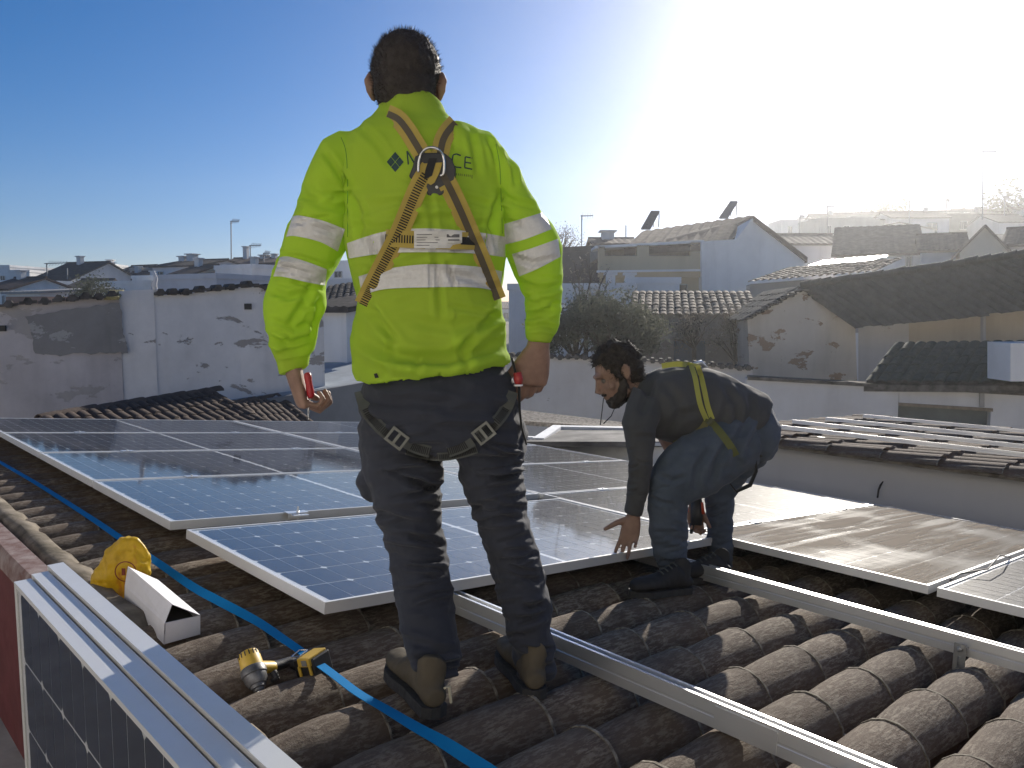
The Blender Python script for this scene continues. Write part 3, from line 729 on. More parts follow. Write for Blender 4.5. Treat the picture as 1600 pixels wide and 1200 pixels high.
def window(parent, x0, x1, z0, z1, y=0.0, bars=True, mf=None):
    w = .05 if x1 - x0 < 1.4 else .07; f = MB()
    f.box((x0, y - .07, z0), (x0 + w, y - .001, z1)); f.box((x1 - w, y - .07, z0), (x1, y - .001, z1)); f.box((x0 + w, y - .07, z0), (x1 - w, y - .001, z0 + w)); f.box((x0 + w, y - .07, z1 - w), (x1 - w, y - .001, z1))
    if bars: f.box(((x0+x1)/2 - .02, y - .06, z0 + w), ((x0+x1)/2 + .02, y - .001, z1 - w))
    fo = f.build('window', mf or M_WF, parent, world=False); p = MB(); p.box((x0 + w, y - .03, z0 + w), (x1 - w, y - .002, z1 - w))
    me = p.mesh('pane', M_PANE); link('pane', me, fo)
def ribbed(mb, a, b, c, d, pitch=.24, amp=.04):
    # quad a(top left) b(top right) c(bottom right) d(bottom left), ribs running top to bottom
    a, b, c, d = map(Vector, (a, b, c, d)); n = (b - a).cross(d - a).normalized(); 
    if n.z < 0: n = -n
    k = max(3, int((b - a).length / pitch)); xs_ = [i/(2*k) for i in range(2*k + 1)]
    top = [a.lerp(b, t) + n*(amp if i % 2 else 0) for i, t in enumerate(xs_)]; bot = [d.lerp(c, t) + n*(amp if i % 2 else 0) for i, t in enumerate(xs_)]
    m = len(top); lo = [p - n*(amp*1.2 + .03) for p in bot]
    mb.add(top + bot + lo, [(i, i+1, m+i+1, m+i) for i in range(m-1)] + [(m+i, m+i+1, 2*m+i+1, 2*m+i) for i in range(m-1)])
def house(label, l, r, dp, cat='house', name='house', roof='flat', rise=1.2, wall=None, rmat=None, wins=(), over=.25, low=None, group='houses of the town on the far side', chim=(), gmat=None):
    # l, r: (px, py_of_wall_top, Y) of the left and right front corners; local x along the front, y away, z up
    pl, pr = P(*l), P(*r); ztop = (pl.z + pr.z) / 2; d = pr - pl; d.z = 0; W = d.length; ex = d.normalized(); ey = Vector((-ex.y, ex.x, 0))
    zb = low if low is not None else min(ground_z(pl.x, pl.y), ground_z(pr.x, pr.y)) - 1
    base = Vector((pl.x, pl.y, zb)); H = ztop - zb
    M = Matrix.Translation(base) @ Matrix((ex, ey, Vector((0, 0, 1)))).transposed().to_4x4()
    t = thing(name, label, cat, M, group); wall = wall or M_W[0]; rmat = rmat or M_ROOFB
    mb = MB()
    if roof == 'side':       # ridge parallel to the front
        mb.prism([(0, 0, 0), (0, dp, 0), (0, dp, H), (0, dp/2, H + rise), (0, 0, H)], (W, 0, 0))
    elif roof == 'front':    # gable to the front
        mb.prism([(0, 0, 0), (W, 0, 0), (W, 0, H), (W/2, 0, H + rise), (0, 0, H)], (0, dp, 0))
    elif roof == 'shed': mb.prism([(0, 0, 0), (0, dp, 0), (0, dp, H + rise), (0, 0, H)], (W, 0, 0))
    else: mb.box((0, 0, 0), (W, dp, H))
    mb.build('wall', wall, t, world=False)
    rb = MB(); th = .12; pit = .25 if l[2] < 50 else .5
    o_ = over
    if roof == 'side':
        s = rise / (dp/2)
        for sg in (0, 1):
            y0, y1 = (-o_, dp/2) if not sg else (dp + o_, dp/2); z0 = H - o_*s + .06; z1 = H + rise + .06
            a, b, c, e = (-o_, y1, z1), (W + o_, y1, z1), (W + o_, y0, z0), (-o_, y0, z0); ribbed(rb, a, b, c, e, pit); rb.prism([Vector(q) - Vector((0, 0, .02)) for q in (a, b, c, e)], (0, 0, -th))
        rb.tube([(-o_, dp/2, H + rise + .08), (W + o_, dp/2, H + rise + .08)], .10, 6)
    elif roof == 'front':
        s = rise / (W/2)
        for sg in (0, 1):
            x0, x1 = (-o_, W/2) if not sg else (W + o_, W/2); z0 = H - o_*s + .06; z1 = H + rise + .06
            a, b, c, e = (x1, -o_, z1), (x1, dp + o_, z1), (x0, dp + o_, z0), (x0, -o_, z0); ribbed(rb, a, b, c, e, pit); rb.prism([Vector(q) - Vector((0, 0, .02)) for q in (a, b, c, e)], (0, 0, -th))
    elif roof == 'shed':
        s = rise / dp; a, b, c, e = (-o_, dp + o_, H + rise + o_*s + .06), (W + o_, dp + o_, H + rise + o_*s + .06), (W + o_, -o_, H - o_*s + .06), (-o_, -o_, H - o_*s + .06)
        ribbed(rb, a, b, c, e, pit); rb.prism([Vector(q) - Vector((0, 0, .02)) for q in (a, b, c, e)], (0, 0, -th))
    else:
        for q in (((-.06, -.06), (W + .06, .14)), ((-.06, dp - .14), (W + .06, dp + .06)), ((-.06, .14), (.14, dp - .14)), ((W - .14, .14), (W + .06, dp - .14))): rb.box((q[0][0], q[0][1], H + .001), (q[1][0], q[1][1], H + .28))
        rmat = wall if rmat is M_ROOFB else rmat
    rf = rb.build('roof' if roof != 'flat' else 'roof_edge', rmat, t, world=False)
    for cx, cw, ch in chim:
        c = MB(); yy = dp*.45 if roof == 'side' else dp*.3; z = H + (rise*.85 if roof == 'side' else 0)
        c.box((cx*W - cw/2, yy - cw/2, z - .3), (cx*W + cw/2, yy + cw/2, z + ch)); c.box((cx*W - cw*.7, yy - cw*.7, z + ch + .001), (cx*W + cw*.7, yy + cw*.7, z + ch + .1)); link('chimney', c.mesh('chimney', M_W[1]), rf)
    for f0, f1, top, h in wins: window(t, f0*W, f1*W, H - top - h, H - top)
    return t, M, W, H, dp
def antenna(label, px, py_top, py_base, Y, boom=0, bdir=1, mid=True):
    p0, p1 = P(px, py_base, Y), P(px, py_top, Y); p1.x = p0.x + (p1.x - p0.x); m = MB(); r = max(.015, .0007*Y)
    m.tube([p0 - Vector((0, 0, .8)), p1], r, 6); L = boom * mpp(Y); a = p1 - Vector((0, 0, .05)); e = a + Vector((L*bdir, .2*L, 0.05*L))
    if boom:
        m.tube([a - (e - a)*.12, e], r*.75, 5); n = 7
        for i in range(n):
            c = a.lerp(e, (i + .5)/n); q = Vector((.02, .34, .26))*(1 - .4*i/n)*(.5 + .008*Y); m.tube([c - q, c + q], r*.5, 4)
    tag(m.build('tv_antenna', M_ANT), label, 'antenna', 'television antennas on the roofs')
M_ANT = simple('antenna_metal', (.22,.22,.23), .5, .6, .1)

WH, WB, CR, PK, GR = M_W
# ---- left skyline
house('white apartment block at the left edge of the skyline', (-60, 418, 96), (15, 418, 95), 10, roof='flat', wall=WH, wins=((.55,.65,1,1.3),(.8,.9,1,1.3),(.55,.65,3.4,1.3),(.8,.9,3.4,1.3)))
house('white flat-roofed block next to the left edge block, slightly lower', (14, 425, 92), (46, 426, 92), 8, wall=WB, wins=((.15,.3,.8,1.1),(.45,.6,.8,1.1),(.75,.9,.8,1.1)))
house('low white house with three small dark windows at the far left', (-20, 443, 74), (50, 442, 72), 8, wall=WH, wins=((.38,.46,.6,1.0),(.66,.75,.6,1.0),(.83,.92,.6,1.0)))
house('white house under a dark pitched roof with a row of balcony openings', (47, 436, 80), (111, 438, 78), 9, roof='side', rise=1.9, rmat=M_ROOFD, wall=WB, wins=((.18,.42,.45,.8),(.5,.72,.45,.8),(.8,.95,.45,.8),(.25,.4,2.4,1),(.75,.9,2.4,1)), chim=((.4,.5,.9),))
house('white lean-to shed with grey side in front of the balcony house', (10, 459, 54), (62, 455, 52), 5, roof='shed', rise=.35, wall=WH, rmat=GR)
house('small building with terracotta coloured wall low at the left', (12, 470, 46), (66, 472, 45), 4, wall=simple('terracotta_wall', (.36,.22,.16), .9, 0, .15, 2))
house('beige house with two chimneys standing left of the dark roofs', (123, 424, 102), (160, 422, 100), 9, wall=CR, wins=((.35,.45,1.2,1.4),), chim=((.3,.8,1.1),(.55,.8,1.1)))
house('house with dark roof joined to the right of the beige house', (160, 432, 101), (197, 433, 99), 9, roof='side', rise=1.6, wall=CR, rmat=M_ROOFD)
house('tiny white roof hut above the beige house', (161, 415, 106), (177, 416, 106), 4, wall=WH, name='roof_hut', cat='hut', chim=((.3,.7,.8),))
house('low white house with small dark roof, left of the striped tiles', (104, 450, 70), (150, 449, 70), 6, roof='side', rise=.8, wall=WH, rmat=M_ROOFD, wins=((.7,.8,.5,.9),))
house('low white building with dark openings beyond the striped tiles', (150, 446, 66), (236, 442, 64), 5, wall=WB, wins=((.2,.28,.4,.9),(.5,.6,.6,.9),(.75,.83,.6,.9)))
house('grey flat building left of the pinkish house', (203, 424, 90), (240, 420, 88), 8, wall=GR, wins=((.1,.3,.5,1.2),(.6,.85,.5,1.2)))
house('pinkish white house under a long dark roof', (238, 416, 78), (310, 415, 76), 8, roof='side', rise=.75, wall=PK, rmat=M_ROOFD, wins=((.08,.25,.5,.4),(.78,.82,.8,1.2)), chim=((.10,.7,.5),(.3,.8,.7)))
house('long pinkish white wall building behind the peeling wall', (243, 441, 42), (338, 432, 40), 4, wall=PK)
house('white building with pale pink strip right of the long wall', (336, 421, 52), (394, 420, 50), 5, wall=WH)
house('low white building ending behind the left sleeve', (390, 426, 58), (436, 425, 57), 5, wall=WB, roof='shed', rise=.3)
house('white house with brown pitched roof and many chimneys', (324, 414, 86), (411, 416, 84), 10, roof='side', rise=1.1, wall=WH, rmat=M_ROOFB, wins=((.62,.70,.8,1.1),(.84,.92,.8,1.1)), chim=((.25,.5,1.4),(.6,.8,.4),(.78,.5,.5)))
house('house with flat dark roof behind the left sleeve', (408, 421, 74), (440, 420, 74), 7, wall=WH, roof='side', rise=.5, rmat=M_ROOFD)
house('white house with square window seen between sleeve and back', (504, 414, 60), (560, 412, 59), 7, wall=WH, wins=((.33,.55,.5,.5),(.33,.5,1.5,1.0)))
house('low white house below the square-windowed house', (498, 447, 44), (566, 440, 43), 5, wall=WB, wins=((.3,.4,.5,.6),))
for lab_, l_, r_, rf_, wl_, rm_, wi_ in (
    ('white house with brown roof low behind the left old wall, beside the edge', (-30, 452, 60), (14, 451, 59), 'side', WH, M_ROOFB, ((.5,.6,.5,.9),(.75,.85,.5,.9))),
    ('cream house with dark roof between balcony house and beige house', (86, 446, 88), (122, 445, 87), 'side', CR, M_ROOFD, ((.2,.35,.5,1),(.6,.75,.5,1))),
    ('grey house with shutters left of the beige house', (108, 430, 108), (126, 430, 107), 'shed', GR, M_ROOFD, ((.3,.6,.8,1.2),)),
    ('white balcony block below the beige house', (130, 436, 92), (168, 435, 91), 'flat', WB, M_ROOFB, ((.1,.3,.5,1.3),(.4,.6,.5,1.3),(.7,.9,.5,1.3))),
    ('small dark-roofed house right of the beige house, lower', (176, 437, 86), (208, 436, 85), 'side', PK, M_ROOFD, ((.3,.5,.5,1),)),
    ('white stepped house below the grey flat building', (206, 436, 74), (248, 434, 73), 'flat', WH, M_ROOFB, ((.15,.3,.5,1.1),(.5,.65,.5,1.1),(.8,.9,.5,1.1))),
    ('cream house with brown roof below the pinkish house', (262, 430, 66), (296, 429, 65), 'side', CR, M_ROOFB, ((.2,.35,.4,.9),(.6,.8,.4,.9))),
    ('white attic house right of the pinkish house', (300, 424, 84), (326, 423, 83), 'front', WH, M_ROOFD, ((.4,.6,.5,1),)),
    ('grey shed roofed building right below the chimney house', (318, 428, 62), (352, 427, 61), 'shed', GR, M_ROOFD, ((.2,.4,.4,.8),)),
    ('low brown-roofed house near the left sleeve', (352, 428, 66), (392, 427, 65), 'side', PK, M_ROOFB, ((.2,.35,.4,.8),(.6,.75,.4,.8)))):
    house(lab_, l_, r_, 6, roof=rf_, rise=.9, wall=wl_, rmat=rm_, wins=wi_, chim=((.3, .5, .7),))
antenna('roof antenna with long horizontal boom on the dark roof at the far left', 73, 411, 422, 80, 28)
antenna('tall thin antenna mast leaning above the brown roof left of the man', 361, 345, 402, 84, 12)
antenna('antenna with boom to the right, left of the raised sleeve', 391, 383, 405, 84, 16)
antenna('small antenna cluster close to the left sleeve', 412, 395, 418, 74, 9)
antenna('thin short mast right of the balcony house', 105, 419, 440, 78, 0)

# ---- the big old walls on the left
def wallpoly(name, label, pts, th, mat, cat='wall', low=0.0, group=None, cap=None, capd=.10):
    # pts: list of (px, py, Y) along the top; vertical wall down to z=low
    top = [P(*p) for p in pts]; c0 = Vector((top[0].x, top[0].y, low)); t = thing(name, label, cat, c0, group)
    m = MB(); d = (top[-1] - top[0]); d.z = 0; s = Vector((-d.y, d.x, 0)).normalized() * th
    n = len(top); lowp = [Vector((p.x, p.y, low)) for p in top]; vs = top + lowp + [p + s for p in top] + [p + s for p in lowp]
    f = []
    for i in range(n-1): f += [(i, n+i, n+i+1, i+1), (2*n+i, 2*n+i+1, 3*n+i+1, 3*n+i), (i, i+1, 2*n+i+1, 2*n+i)]
    f += [(0, 2*n, 3*n, n), (n-1, 2*n-1, 4*n-1, 3*n-1)]; m.add(vs, f); m.build('wall', mat, t)
    if cap:
        rnd = random.Random(len(label)); k = MB()
        for i in range(n-1):
            L = (top[i+1] - top[i]).length; q = max(1, int(L / .21))
            for j in range(q):
                a = top[i].lerp(top[i+1], j/q); b = top[i].lerp(top[i+1], (j+.93)/q); z = Vector((0, 0, rnd.uniform(-.015, .02))); f_ = s.normalized() * (-.09 - rnd.uniform(0, .05)); h = capd + rnd.uniform(-.02, .02)
                k.prism([a + f_ + z + Vector((0,0,.002)), b + f_ + z + Vector((0,0,.002)), b + s*1.1 + z + Vector((0,0,.002)), a + s*1.1 + z + Vector((0,0,.002))], (0, 0, h*.5)); 
                c = (a + b)/2; k.tube([c + f_*1.1 + z + Vector((0, 0, h*.45)), c + s*1.1 + z + Vector((0, 0, h*.45))], .075, 6)
        tag(k.build('coping_tiles', cap, t), kind='stuff')
    return t
wallpoly('old_wall', 'bare grey and pinkish rendered old wall at the far left with broken tile edge', [(-140, 488, 13.2), (0, 479, 13.8), (60, 474, 14.1), (186, 463, 14.8)], .35, M_PEELP, cap=M_CAPD)
gp = MB(); q = [(42, 492, 13.90), (186, 470, 14.70), (200, 548, 14.73), (95, 556, 14.2), (52, 545, 14.0)]
ex_ = (P(186, 463, 14.8) - P(-140, 488, 13.2)); ex_.z = 0; ex_.normalize(); wn_ = Vector((ex_.y, -ex_.x, 0))
def onwall(px, py, off, base=P(60, 474, 14.1)):
    d = ray(px, py); t = ((base - EYE).dot(wn_) + off) / d.dot(wn_); return EYE + d * t
rag = [(x + 3.5*noise.noise(Vector((x*.31, y*.27, 1))), y + 3.5*noise.noise(Vector((x*.29, y*.33, 6)))) for x, y in (lambda P_: [(P_[i][0]*(1-k/4) + P_[(i+1)%len(P_)][0]*k/4, P_[i][1]*(1-k/4) + P_[(i+1)%len(P_)][1]*k/4) for i in range(len(P_)) for k in range(4)])([(40, 494), (75, 488), (120, 481), (160, 476), (187, 473), (190, 490), (193, 515), (197, 535), (201, 552), (180, 551), (150, 553), (120, 551), (95, 556), (70, 554), (55, 552), (52, 530), (46, 510)])]
gp.prism([onwall(x, y, .012) for x, y in rag], wn_ * -.011); o = gp.build('render_patch', M_PEELG); tag(o, 'large dark grey patch of bare render on the left old wall', 'wall patch')
wallpoly('old_wall', 'tall whitewashed wall with peeling stains left of the man', [(186, 455, 14.83), (240, 452, 15.1)], .35, M_PEELW)
wallpoly('old_wall', 'long whitewashed wall with a row of damaged plaster under its ragged tile edge', [(240, 463, 15.12), (262, 461, 15.25), (300, 458, 15.5), (330, 455, 15.7), (372, 450, 16.0), (405, 449, 16.2), (450, 462, 16.5), (505, 478, 17.0)], .35, M_PEELW, cap=M_CAPD)
# small things on those walls
vt = MB(); c = onwall(387, 479, .0, P(372, 450, 16.0)); vt.box((-.07, -.02, -.06), (.07, .02, .06), Matrix.Translation(c + wn_*.03)); tag(vt.build('wall_vent', M_BLACK), 'small dark square vent high on the whitewashed wall', 'vent')
vt = MB(); c = onwall(2, 513, .0); vt.box((-.08, -.02, -.05), (.08, .02, .05), Matrix.Translation(c + wn_*.03)); tag(vt.build('wall_vent', M_BLACK), 'dark square hole in the old wall at the left edge', 'vent')
st = MB()
for i in range(7):
    a = P(165 + i*3.1, 466, 14.6); b = P(173 + i*3.1, 455, 15.2); st.tube([a, b], .035, 6)
tag(st.build('yellow_tiles', simple('yellow_lichen', (.42,.36,.16), .9, 0, .3, 20)), 'short row of yellow striped tiles at the end of the left wall', 'tiles')
pg = MB(); pgp = P(243, 452, 15.15); pg.tube([pgp + Vector((0, 0, -.15)), pgp + Vector((-.02, 0, .1)), pgp + Vector((.02, 0, .20)), pgp + Vector((-.03, 0, .34))], [.05, .05, .035, .03], 8); pg.tube([pgp + Vector((0, 0, .0)), pgp + Vector((.12, -.05, -.04))], [.04, .01], 6); tag(pg.build('pipe_stub', M_W[1], smooth=True), 'short bent pale pipe stub on top of the wall corner', 'pipe')
# white wall house between the man's left arm and body
house('white house with ragged tile eave seen between sleeve and back', (470, 478, 21), (541, 486, 20.3), 4, wall=WH, roof='shed', rise=.5, rmat=M_ROOFD, low=0)
house('reddish brown wall in shade behind the man\'s elbow', (528, 488, 24), (600, 480, 24), 4, wall=simple('red_brown_wall', (.15,.085,.065), .9, 0, .2, 1.5), low=0)  # wall colour is a dark reddish brown
house('long white low house behind the man\'s waist', (528, 538, 22.5), (620, 536, 22.5), 2, wall=WH, low=0, wins=((.1,.2,.15,.35),))
dk = MB(); tile_sheet(dk, P(512, 448, 33), P(570, 438, 33) - P(512, 448, 33), P(500, 476, 27) - P(512, 448, 33), 3.6, 6.5, .25, .45, .05, .01, 3)
tag(dk.build('dark_tile_roof', M_ROOFD, smooth=35), 'dark tiled roof sloping between the man\'s sleeve and back', 'roof')
# brown tiled roofs just below the panels
def roof_things(label, r0, r1, vg, L, n_tiles=True):
    a, b = P(*r0), P(*r1); dn = (P(*vg) - b); W = (b - a).length; t = thing('brown_tile_roof', label, 'roof', (a + b)/2)
    sh = MB(); tile_sheet(sh, a, b - a, dn, W, L, .205, .36, .055, .006, 11); sh.build('tile_rows', M_TB, t, smooth=35)
    bd = MB(); dnn = dn.normalized()*L; e = (b - a).normalized()*W; bd.prism([a - Vector((0,0,.03)), a + e - Vector((0,0,.03)), a + e + dnn - Vector((0,0,.03)), a + dnn - Vector((0,0,.03))], (0, 0, -.12)); bd.build('roof_slab', M_CAPD, t)
    nt = int(W / .34); e = e.normalized(); me = cover_tile_mesh('ridge', .36, .085, .10, 31, M_TB)
    for i in range(nt + 1):
        X = e; Z = Vector((0, 0, 1)); Y_ = Z.cross(X).normalized(); Z = X.cross(Y_); M = Matrix.Translation(a + e*(i*.345) + Vector((0, 0, -.03 + .006*(i % 3)))) @ Matrix((X, Y_, Z)).transposed().to_4x4()
        link('ridge_tile', me, t, local=WM[t].inverted() @ M)
    k = int(L / .36); dn_ = dn.normalized()
    for i in range(k):
        X = dn_; Y_ = Vector((0,0,1)).cross(X).normalized(); Z = X.cross(Y_); M = Matrix.Translation(b + dn_*(i*.36) + Vector((0, 0, .0))) @ Matrix((X, Y_, Z)).transposed().to_4x4()
        link('verge_tile', me, t, local=WM[t].inverted() @ M)
    q = [b, b + dnn, a + dnn, a]; w = MB(); f = []
    tp = [p - Vector((0, 0, .14)) for p in q]; lw = [Vector((p.x, p.y, -.3)) for p in q]; w.add(tp + lw, [(0,4,5,1),(1,5,6,2),(2,6,7,3),(3,7,4,0)]); w.build('wall', WB, t)
    return t
M_TB = tile_mat('brown_clay', (.07,.05,.04), (.115,.082,.066), (.20,.17,.14), .3)
roof_things('brown barrel tiled roof in front of the old walls, the left one of two', (60, 653, 11.2), (322, 612, 14.8), (405, 660, 13.4), 3.2)
roof_things('smaller brown barrel tiled roof just right of and behind the larger one', (352, 633, 14.4), (432, 620, 16.3), (480, 660, 14.8), 3.0)
# pale flat roofs and grey wall behind the man's left hand
ft = thing('flat_roof_house', 'grey flat-roofed house with pale blue roof sheet behind the left hand', 'house', P(450, 640, 16))
a = MB(); a.prism([P(335, 613, 16.6), P(440, 589, 18.2), P(490, 566, 20.4), P(640, 566, 20.4), P(640, 586, 17.4), P(470, 612, 16.4), P(362, 633, 15.4)], (0, 0, -.06)); a.build('roof_sheet', simple('pale_roof_sheet', (.36,.40,.43), .7, 0, .15, 1.5), ft)
a = MB(); wallseg(a, P(362, 632, 15.38), P(640, 584, 17.38), .12, 0.0); a.build('front_wall', simple('dark_grey_render', (.24,.25,.26), .9, 0, .1, 1), ft)  # front wall has a dark grey render of its own

# ---- right middle distance
wallpoly('garden_wall', 'long old white garden wall with peeling stains behind the bending worker', [(780, 556, 20.5), (1000, 563, 20), (1176, 578, 19.6)], .3, M_GARDEN, cap=M_CAPD, capd=.07)
# right wall with garage opening, built around the opening
gw = thing('garage_wall', 'white rendered wall with a wide dark garage opening at the right', 'wall', P(1400, 700, 18))
def gwp(px, py): 
    a, b = P(1170, 590, 18.6), P(1760, 622, 16.6); d = b - a; d.z = 0; n = Vector((d.y, -d.x, 0)).normalized(); r = ray(px, py); return EYE + r * ((a - EYE).dot(n) / r.dot(n)), n
ps = {}
_, gn = gwp(1200, 600)
def col(px0, px1, py0a, py0b, low=None, th=.35):
    a, b = gwp(px0, py0a)[0], gwp(px1, py0b)[0]; c, d = (Vector((b.x, b.y, 0)), Vector((a.x, a.y, 0))) if low is None else (gwp(px1, low[1])[0], gwp(px0, low[0])[0]); return [a, b, c, d]
m = MB(); m.prism(col(1165, 1405, 591, 604), -gn*.35); m.prism(col(1405, 1550, 604, 612, (631, 640)), -gn*.35); m.prism(col(1550, 1760, 612, 624), -gn*.35); m.build('wall', plaster('garage_white', (.62,.61,.60), (.52,.50,.48), .8, (.3,.27,.24), .7, .70), gw)
m = MB(); q = col(1405, 1550, 632, 641); m.prism([p - gn*.22 for p in q], -gn*.05); m.build('garage_door', simple('dull_green_door', (.12,.135,.13), .7, 0, .1, 2), gw)
m = MB(); q = col(1404, 1551, 629, 638, (634, 643)); m.prism([p + gn*.03 for p in q], -gn*.2); m.build('lintel', simple('wood_lintel', (.25,.20,.14), .8), gw)
m = MB(); q = col(1168, 1760, 588, 621, (593, 627)); m.prism([p + gn*.08 for p in q], -gn*.5); m.build('coping', M_CAPD, gw)
m = MB(); q = col(1530, 1537, 604, 604, (636, 636)); m.prism([p + gn*.06 for p in q], -gn*.05); m.build('drain_pipe', M_W[4], gw)
# gravelly edge roof
m = MB(); m.prism([P(780, 636, 15.5), P(1010, 664, 14.0), P(1010, 671, 13.6), P(780, 655, 14.6)], (0, 0, -.08)); tag(m.build('eave_strip', simple('beige_eave', (.42,.36,.29), .95, 0, .3, 18, .8, 30)), 'thin beige gravelly roof edge below the garden wall', 'roof edge')
# adobe gable house
ad = thing('adobe_house', 'old adobe house with peeling gable and ragged dark tile roof, right of the bending worker', 'house', P(1250, 600, 22))
gY = 22.0
gpts = [(1168, 498), (1255, 454), (1336, 503), (1341, 640), (1174, 640)]
m = MB(); m.prism([P(x, y, gY) for x, y in gpts], Vector((.8, 5.5, 0))); m.build('gable_wall', M_ADOBE, ad)
m = MB(); m.prism([P(1341, 505, 21.95), P(1341, 640, 21.95), P(1420, 640, 21.2), P(1420, 488, 21.2)], Vector((.6, .5, 0))); m.build('side_wall_near', plaster('pale_side', (.46,.44,.42), (.38,.36,.34), .6, (.2,.16,.12), .8, .62), ad)
m = MB(); m.prism([P(1420, 488, 21.2), P(1420, 640, 21.2), P(1680, 640, 18.6), P(1680, 440, 18.6)], Vector((.6, .6, 0))); m.build('side_wall_far', M_ADOBE2, ad); m = MB(); m.prism([P(1532, 466, 19.7), P(1532, 640, 19.7), P(1536, 640, 19.68), P(1536, 466, 19.68)], (0, -.12, 0)); m.build('drain_pipe', GR, ad)
m = MB(); a0_, b0_ = P(1252, 448, 22.3), P(1700, 386, 17.8)
dn_ = P(1345, 512, 20.9) - a0_
tile_sheet(m, a0_ - (b0_ - a0_).normalized()*.15, b0_ - a0_, dn_, (b0_ - a0_).length, dn_.length, .24, .4, .06, .016, 21);
M_ROOFG = tile_mat('old_roof_clay', (.07,.065,.055), (.11,.10,.085), (.19,.18,.15), .4)
m.build('tile_slope', M_ROOFG, ad, smooth=35)
m = MB(); a1_ = P(1250, 449, 22.2); dl = P(1160, 502, 21.6) - a1_; tile_sheet(m, a1_, Vector((.8, 5.5, 0)), dl, 5.8, dl.length, .24, .4, .05, .012, 22); m.build('back_slope', M_ROOFG, ad, smooth=35)
m = MB(); rnd = random.Random(4)
for i in range(16):      # ragged verge tiles down both sides of the gable
    for A, B in (((1255, 450, gY - .1), (1162, 500, gY - .1)), ((1255, 450, gY - .1), (1345, 508, gY - .1))):
        p = P(*A).lerp(P(*B), (i + .5)/16) + Vector((0, rnd.uniform(-.06, .06), rnd.uniform(-.03, .04))); m.ell(p, (.12, .16, .045), nu=7, nv=5)
tag(m.build('verge_rubble', M_CAPD, ad), kind='stuff')
rm = MB(); rnd = random.Random(5)
for i in range(24): 
    p = a0_.lerp(b0_, i/24) + Vector((0, 0, .03 + rnd.uniform(0, .03))); q = a0_.lerp(b0_, (i + 1.06)/24) + Vector((0, 0, .02 + rnd.uniform(0, .05))); rm.tube([p, q], [.09, .11], 8)
rm.build('ridge_tiles', M_ROOFG, ad, smooth=50)
gs = thing('green_tile_roof', 'mossy greenish tiled lean-to roof above the garage wall', 'roof', P(1480, 600, 18))
m = MB(); a_, b_ = P(1398, 536, 19.4), P(1640, 533, 18.2); d_ = P(1350, 598, 17.9) - a_; tile_sheet(m, a_, b_ - a_, d_, (b_ - a_).length, d_.length, .22, .38, .05, .008, 31); tag(m.build('tile_rows', M_TILE_GREEN, gs, smooth=35), kind='stuff')
m = MB(); m.prism([a_ - Vector((0,0,.05)), b_ - Vector((0,0,.05)), b_ + d_ - Vector((0,0,.05)), a_ + d_ - Vector((0,0,.05))], (0, 0, -.15)); m.build('slab', M_CAPD, gs)
m = MB(); m.prism([P(1579, 536, 16.3), P(1640, 536, 16.3), P(1640, 596, 16.3), P(1579, 596, 16.3)], (0, .8, 0)); tag(m.build('white_box_wall', WH), 'small white block standing on the green roof at the right edge', 'chimney')
# adobe wall building with brown roof and blue door behind the bushes
bd = thing('old_barn', 'low adobe barn with brown roof and small blue-grey door behind the bushes', 'barn', P(1080, 580, 26))
m = MB(); m.prism([P(978, 489, 26), P(1176, 487, 25.4), P(1176, 600, 25.4), P(978, 600, 26)], (.3, 3, 0)); m.build('wall', plaster('barn_adobe', (.36,.33,.29), (.29,.26,.22), .7, (.48,.46,.42), 1., .58), bd)
m = MB(); a_, b_ = P(988, 456, 29), P(1172, 456, 28.4); d_ = P(982, 492, 25.7) - a_; tile_sheet(m, a_, b_ - a_, d_, (b_ - a_).length, d_.length, .24, .4, .05, .01, 33); m.build('roof', M_TILE_FAR, bd, smooth=35)
m = MB(); m.prism([P(1054, 533, 25.62), P(1102, 533, 25.52), P(1102, 600, 25.52), P(1054, 600, 25.62)], (0, .15, 0)); m.build('door', simple('blue_grey_door', (.13,.16,.20), .7, 0, .08, 2), bd)
# long house with glinting eave
lh = thing('long_house', 'long low house with brown tiled roof and bright glinting eave at the right', 'house', P(1250, 480, 30))
m = MB(); a_, b_ = P(1232, 419, 33), P(1410, 404, 31); d_ = P(1168, 441, 29.5) - a_; tile_sheet(m, a_, b_ - a_, d_, (b_ - a_).length, d_.length, .24, .4, .05, .01, 35); m.build('roof', M_TILE_FAR, lh, smooth=35)
m = MB(); m.prism([P(1172, 444, 29.7), P(1420, 424, 28.5), P(1420, 520, 28.5), P(1172, 520, 29.7)], (.3, 1.5, 0)); m.build('wall', GR, lh)
mr = MB(); a_, b_, c_2, d_2 = P(1282, 408, 36), P(1388, 398, 35), P(1346, 412, 32.4), P(1258, 416, 33); ribbed(mr, a_, b_, c_2, d_2, .3, .03); mr.prism([p - Vector((0,0,.05)) for p in (a_, b_, c_2, d_2)], (0, 0, -.1)); tag(mr.build('metal_roof', simple('sheet_metal', (.6,.58,.56), .35, .8, .1, 4)), 'sunlit corrugated metal roof behind the long house', 'roof')
house('white gable house behind the metal roof', (1305, 400, 52), (1440, 392, 50), 6, roof='shed', rise=2.2, wall=WH, low=0, group=None, wins=((.82,.9,.2,.7),))
house('long white wall with dark roof line left of the white gable house', (1225, 383, 60), (1320, 378, 60), 6, roof='side', rise=.9, wall=PK, group=None, rmat=M_ROOFB)
house('pale bluish house in the haze at the right', (1440, 392, 48), (1510, 388, 47), 6, roof='side', rise=1.1, wall=simple('pale_blue_wall', (.45,.50,.55), .9, 0, .1, 1), group=None)
house('hazy house with pointed gable at the right', (1500, 392, 44), (1575, 390, 43), 6, roof='front', rise=1.3, wall=CR, group=None)
